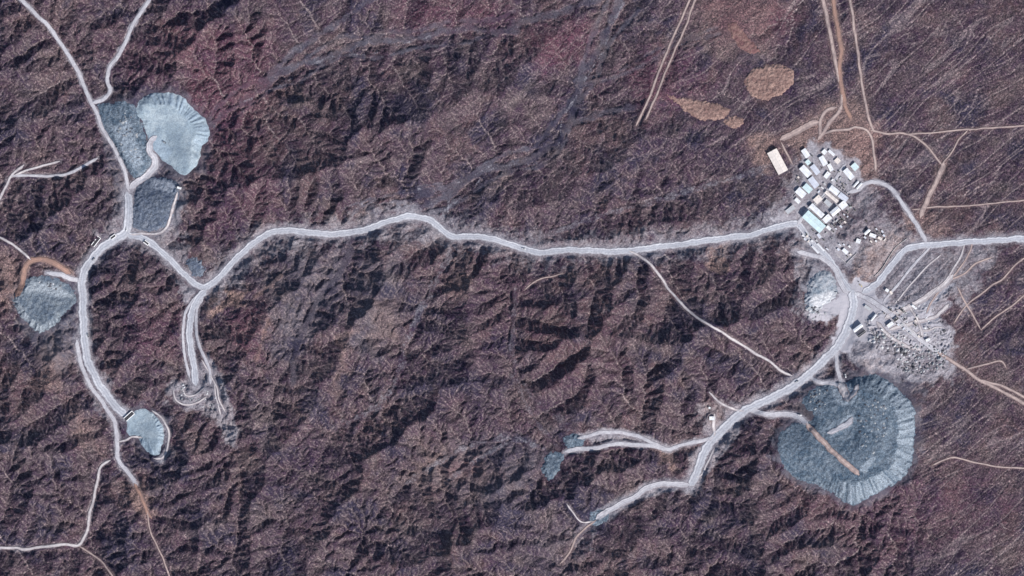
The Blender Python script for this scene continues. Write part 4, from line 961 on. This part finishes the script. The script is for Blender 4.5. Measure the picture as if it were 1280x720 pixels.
# ------------------------------------------------------------------ rubble mounds
RB = {'pale': heap_mat('white_rubble', (.38, .38, .40), (.47, .47, .48), (.30, .30, .32), .9), 'grey': heap_mat('grey_rubble', (.16, .17, .19), (.30, .31, .32), (.4, .4, .4), 1.0),
      'dark': heap_mat('dark_rubble', (.045, .045, .055), (.09, .09, .10), (.16, .16, .18), 1.0)}
def mound_mesh(seed, mat):
    n = 15; g = np.linspace(-1.15, 1.15, n); a, b = np.meshgrid(g, g); r = np.hypot(a, b)
    sh = 1 + .35 * perlin(a * 1.3 + seed * 3.1, b * 1.3 + seed); z = np.maximum(0, 1 - r / sh) ** .9 + .10 * perlin(a * 4 + seed, b * 4) * (r < 1) - (r > sh) * .3
    return np_mesh('rubble_mound', np.stack([a, b, z], -1).reshape(-1, 3), grid_quads(n, n), mat, smooth=False)
MM = {k: [mound_mesh(i + len(k), m) for i in range(3)] for k, m in RB.items()}
def mounds(poly, n, sizes, hts, mix, label, group, seed):
    r = random.Random(seed); P = W(poly); pl = []
    lo, hi = P.min(0), P.max(0); tries = 0
    while len(pl) < n and tries < 20000:
        tries += 1; x = r.uniform(lo[0], hi[0]); y = r.uniform(lo[1], hi[1]); s = r.uniform(*sizes)
        if poly_sd(np.array([x]), np.array([y]), P)[0] < 0: continue
        if any(math.hypot(x - q[0], y - q[1]) < (s + q[2]) * .82 for q in pl): continue
        pl.append((x, y, s)); k = r.choice(mix)
        o = link('rubble_mound', r.choice(MM[k])); o.location = (x, y, float(top(x, y)) - .3); o.rotation_euler = (0, 0, r.uniform(0, 6.3))
        o.scale = (s, s * r.uniform(.6, 1), s * r.uniform(*hts)); tag(o, label.replace('@', k), 'rubble mound', group)
mounds([(1126,438),(1140,430),(1165,432),(1185,440),(1180,460),(1160,466),(1135,468),(1120,458)], 90, (2.8, 4.8), (.8, 1.2), ['pale', 'grey', 'grey', 'dark', 'dark'], 'pointed @ rubble mound in the dense speckled dump below the quarry terrace', 'rubble mounds of the dense dump', 1)
mounds([(1086,425),(1100,415),(1122,418),(1134,432),(1128,440),(1105,438)], 26, (3, 5), (.8, 1.2), ['dark', 'grey', 'pale'], '@ rubble mound west of the dense speckled dump', 'rubble mounds west of the dense dump', 2)
mounds([(1112,378),(1140,372),(1160,380),(1172,398),(1185,410),(1190,425),(1165,432),(1140,424),(1118,400)], 40, (2.2, 4.4), (.6, 1.0), ['pale', 'pale', 'grey', 'dark'], 'small @ rubble mound scattered on the pale quarry terrace', 'rubble mounds on the quarry terrace', 3)
mounds([(1006,378),(1016,384),(1030,384),(1036,392),(1022,400),(1008,396)], 16, (2.4, 4.2), (.8, 1.2), ['pale', 'grey', 'dark'], '@ rubble mound on the lower rim of the round grey-blue heap', 'rubble mounds by the round heap', 4)
mounds([(216,484),(232,478),(262,480),(276,500),(285,530),(270,530),(240,510),(220,504)], 24, (2.0, 3.6), (.6, 1.0), ['pale', 'grey'], '@ rubble mound at the end of the middle spur track', 'rubble mounds at the spur end', 5)
mounds([(1010,490),(1040,482),(1030,510),(1015,518)], 20, (2.0, 3.2), (.6, 1.0), ['grey', 'dark'], '@ rubble mound at the north-west shoulder of the largest heap', 'rubble mounds on the largest heap', 6)
mounds([(140,140),(165,140),(178,180),(180,205),(160,200),(145,170)], 26, (2.0, 3.4), (.5, .8), ['grey', 'grey', 'dark'], 'small @ mound on the lumpy heap left of the pale fan', 'tipped loads on the lumpy heap', 7)
mounds([(1072,500),(1100,495),(1112,520),(1105,560),(1080,575),(1070,540)], 40, (2.0, 3.2), (.5, .8), ['grey', 'grey', 'dark'], 'small @ tipped load on top of the largest heap', 'tipped loads on the largest heap', 8)
mounds([(45,352),(60,350),(84,360),(70,362)], 9, (2.4, 3.8), (.7, 1.0), ['dark', 'pale'], 'small @ mound in the row along the upper edge of the left heap', 'mound row on the left heap', 9)

# ------------------------------------------------------------------ trees
leafm = plain_mat('dark_foliage', (.035, .055, .030), .8, .4, 1.0); bark = plain_mat('bark', (.10, .07, .05), .9, .2, 2)
def make_tree(seed):
    r = random.Random(seed); root = empty('broadleaf_tree', (0, 0, 0))
    m = MB(); m.cyl((0, 0, 1.4), .28, 3.2, seg=8, r2=.16)
    m.build('trunk', bark, root)
    bm = bmesh.new()
    lob = [Vector((r.uniform(-1.4, 1.4), r.uniform(-1.4, 1.4), r.uniform(2.8, 4.6))) for _ in range(6)]
    for _ in range(420):
        c = r.choice(lob) + Vector((r.gauss(0, .62), r.gauss(0, .62), r.gauss(0, .5)))
        a = Vector((r.gauss(0, 1), r.gauss(0, 1), r.gauss(0, 1))).normalized(); b = a.orthogonal().normalized(); s = r.uniform(.14, .28)
        bm.faces.new([bm.verts.new(c + a * s * i + b * s * j) for i, j in ((1, 0), (0, .7), (-1, 0), (0, -.7))])
    me = bpy.data.meshes.new('crown'); bm.to_mesh(me); bm.free(); me.materials.append(leafm); link('crown', me, root)
    return root
TR = [(1058,231),(1063,226),(1046,226),(1052,222),(1043,214),(1037,203),(1027,210),(1016,205),(1015,195),(1024,232),(1063,258),(1048,268),(1055,268),(1052,275),(1038,280),(1069,262),(1030,300),(1040,298),(1008,292),(1016,288),(1083,276),(1118,262)]
t0 = make_tree(3)
for i, (a_, b_) in enumerate(TR):
    if i == 0: t = t0
    else:
        t = t0.copy(); C.objects.link(t)
        for ch in list(t0.children):
            c = ch.copy(); C.objects.link(c); c.parent = t
    s = random.uniform(.9, 1.5); t.location = (wx(a_), wy(b_), float(top(wx(a_), wy(b_))) - .1); t.scale = (s, s, s); t.rotation_euler = (0, 0, random.uniform(0, 6))
    tag(t, 'small dark round-crowned tree among the settlement buildings', 'tree', 'dark trees among the settlement buildings')

# ------------------------------------------------------------------ vehicles
tyre = plain_mat('black_rubber', (.02, .02, .02), .9, .1); glass = plain_mat('dark_glass', (.02, .025, .03), .15, .05)
paint = {'white': plain_mat('white_paint', (.75, .75, .75), .35, .05), 'dark': plain_mat('charcoal_paint', (.05, .05, .06), .35, .1), 'yellow': plain_mat('faded_yellow_paint', (.45, .32, .07), .5, .15)}
def make_car(col):
    r = empty('parked_car', (0, 0, 0))
    m = MB(); m.prism([(-2.2, .35), (2.2, .35), (2.25, .75), (1.3, .95), (-1.9, 1.0), (-2.25, .8)], -.88, .88); m.build('body', paint[col], r)
    m = MB(); m.prism([(-1.75, .95), (.95, .95), (.35, 1.45), (-1.3, 1.48)], -.78, .78); m.build('cabin', glass, r)
    for sx in (-1.35, 1.4):
        for sy in (-.8, .8):
            m = MB(); m.cyl((sx, sy, .33), .33, .22, 'y'); m.build('wheel', tyre, r)
    return r
def make_truck(col):
    r = empty('dump_truck', (0, 0, 0))
    m = MB(); m.box((0, 0, 1.1), (8.4, 1.1, .4)); m.build('chassis', tyre, r)
    m = MB(); m.prism([(2.2, 1.1), (4.3, 1.1), (4.3, 2.2), (3.9, 3.1), (2.2, 3.1)], -1.25, 1.25); cb = m.build('cab', paint[col], r)
    m = MB(); m.box((4.18, 0, 2.55), (.10, 2.1, .6)); m.build('windscreen', glass, cb)
    m = MB(); m.prism([(-4.3, 1.6), (1.9, 1.35), (2.0, 3.0), (-4.5, 2.7)], -1.35, 1.35); bd = m.build('dump_bed', paint[col], r)
    m = MB(); m.prism([(-3.9, 2.75), (-1.3, 3.35), (1.6, 3.05)], -1.1, 1.1); m.build('load', RB['grey'], r)
    for sx in (-3.0, -1.7, 3.1):
        for sy in (-1.15, 1.15):
            m = MB(); m.cyl((sx, sy, .55), .55, .45, 'y'); m.build('wheel', tyre, r)
    return r
def copy_tree(o):
    c = o.copy(); C.objects.link(c)
    for ch in list(o.children):
        d = ch.copy(); C.objects.link(d); d.parent = c
        for g in list(ch.children):
            e = g.copy(); C.objects.link(e); e.parent = d
    return c
def place(o, px, py, ang, label, cat, group):
    x, y = wx(px), wy(py); o.location = (x, y, float(top(x, y)) + .95); o.rotation_euler = (0, 0, -math.radians(ang)); tag(o, label, cat, group)
cars = {k: make_car(k) for k in ('white', 'dark')}; used = set()
CARS = [(1046.5,231.5,'dark'),(1049,233.5,'dark'),(1051.5,235.5,'white'),(1054,237.5,'dark'),(1056.5,239.5,'dark'),(1059,241.5,'white'),(1061.5,243.5,'dark')]
for a_, b_, k in CARS:
    o = cars[k] if k not in used else copy_tree(cars[k]); used.add(k)
    place(o, a_, b_, -52, f'{k} car in the slanted row along the lavender and white slab', 'car', 'cars parked beside the long slab')
place(copy_tree(cars['dark']), 1069, 333, 42, 'dark car on the dirt lot right of the walled yard, upper one', 'car', 'cars outside the settlement')
place(copy_tree(cars['dark']), 1073, 352, 30, 'dark car on the grey lot beside the junction', 'car', 'cars outside the settlement')
trk = {k: make_truck(k) for k in ('white', 'dark', 'yellow')}; used = set()
for a_, b_, g_, k, lb in [(205.5,178,30,'dark','dark dump truck on top of the pale fan-shaped heap'),(110,419,75,'dark','dark dump truck on the western haul road'),(1046,366,20,'dark','dark dump truck at the edge of the round grey-blue heap'),
        (1076,357,40,'yellow','dull yellow dump truck on the grey lot at the junction'),(158,287,80,'white','white dump truck just above the road fork'),(655,311,15,'white','white dump truck on the long middle road'),(117,324,-50,'dark','dark dump truck on the haul road left of the fork'),
        (1057,470,80,'white','white dump truck on the short track to the largest heap'),(1000,519,5,'white','white dump truck where the tan road enters the largest heap'),(996,477,-35,'dark','dark dump truck on the haul road where the thin pale track joins')]:
    o = trk[k] if k not in used else copy_tree(trk[k]); used.add(k); place(o, a_, b_, g_, lb, 'dump truck', 'dump trucks on the mine roads')
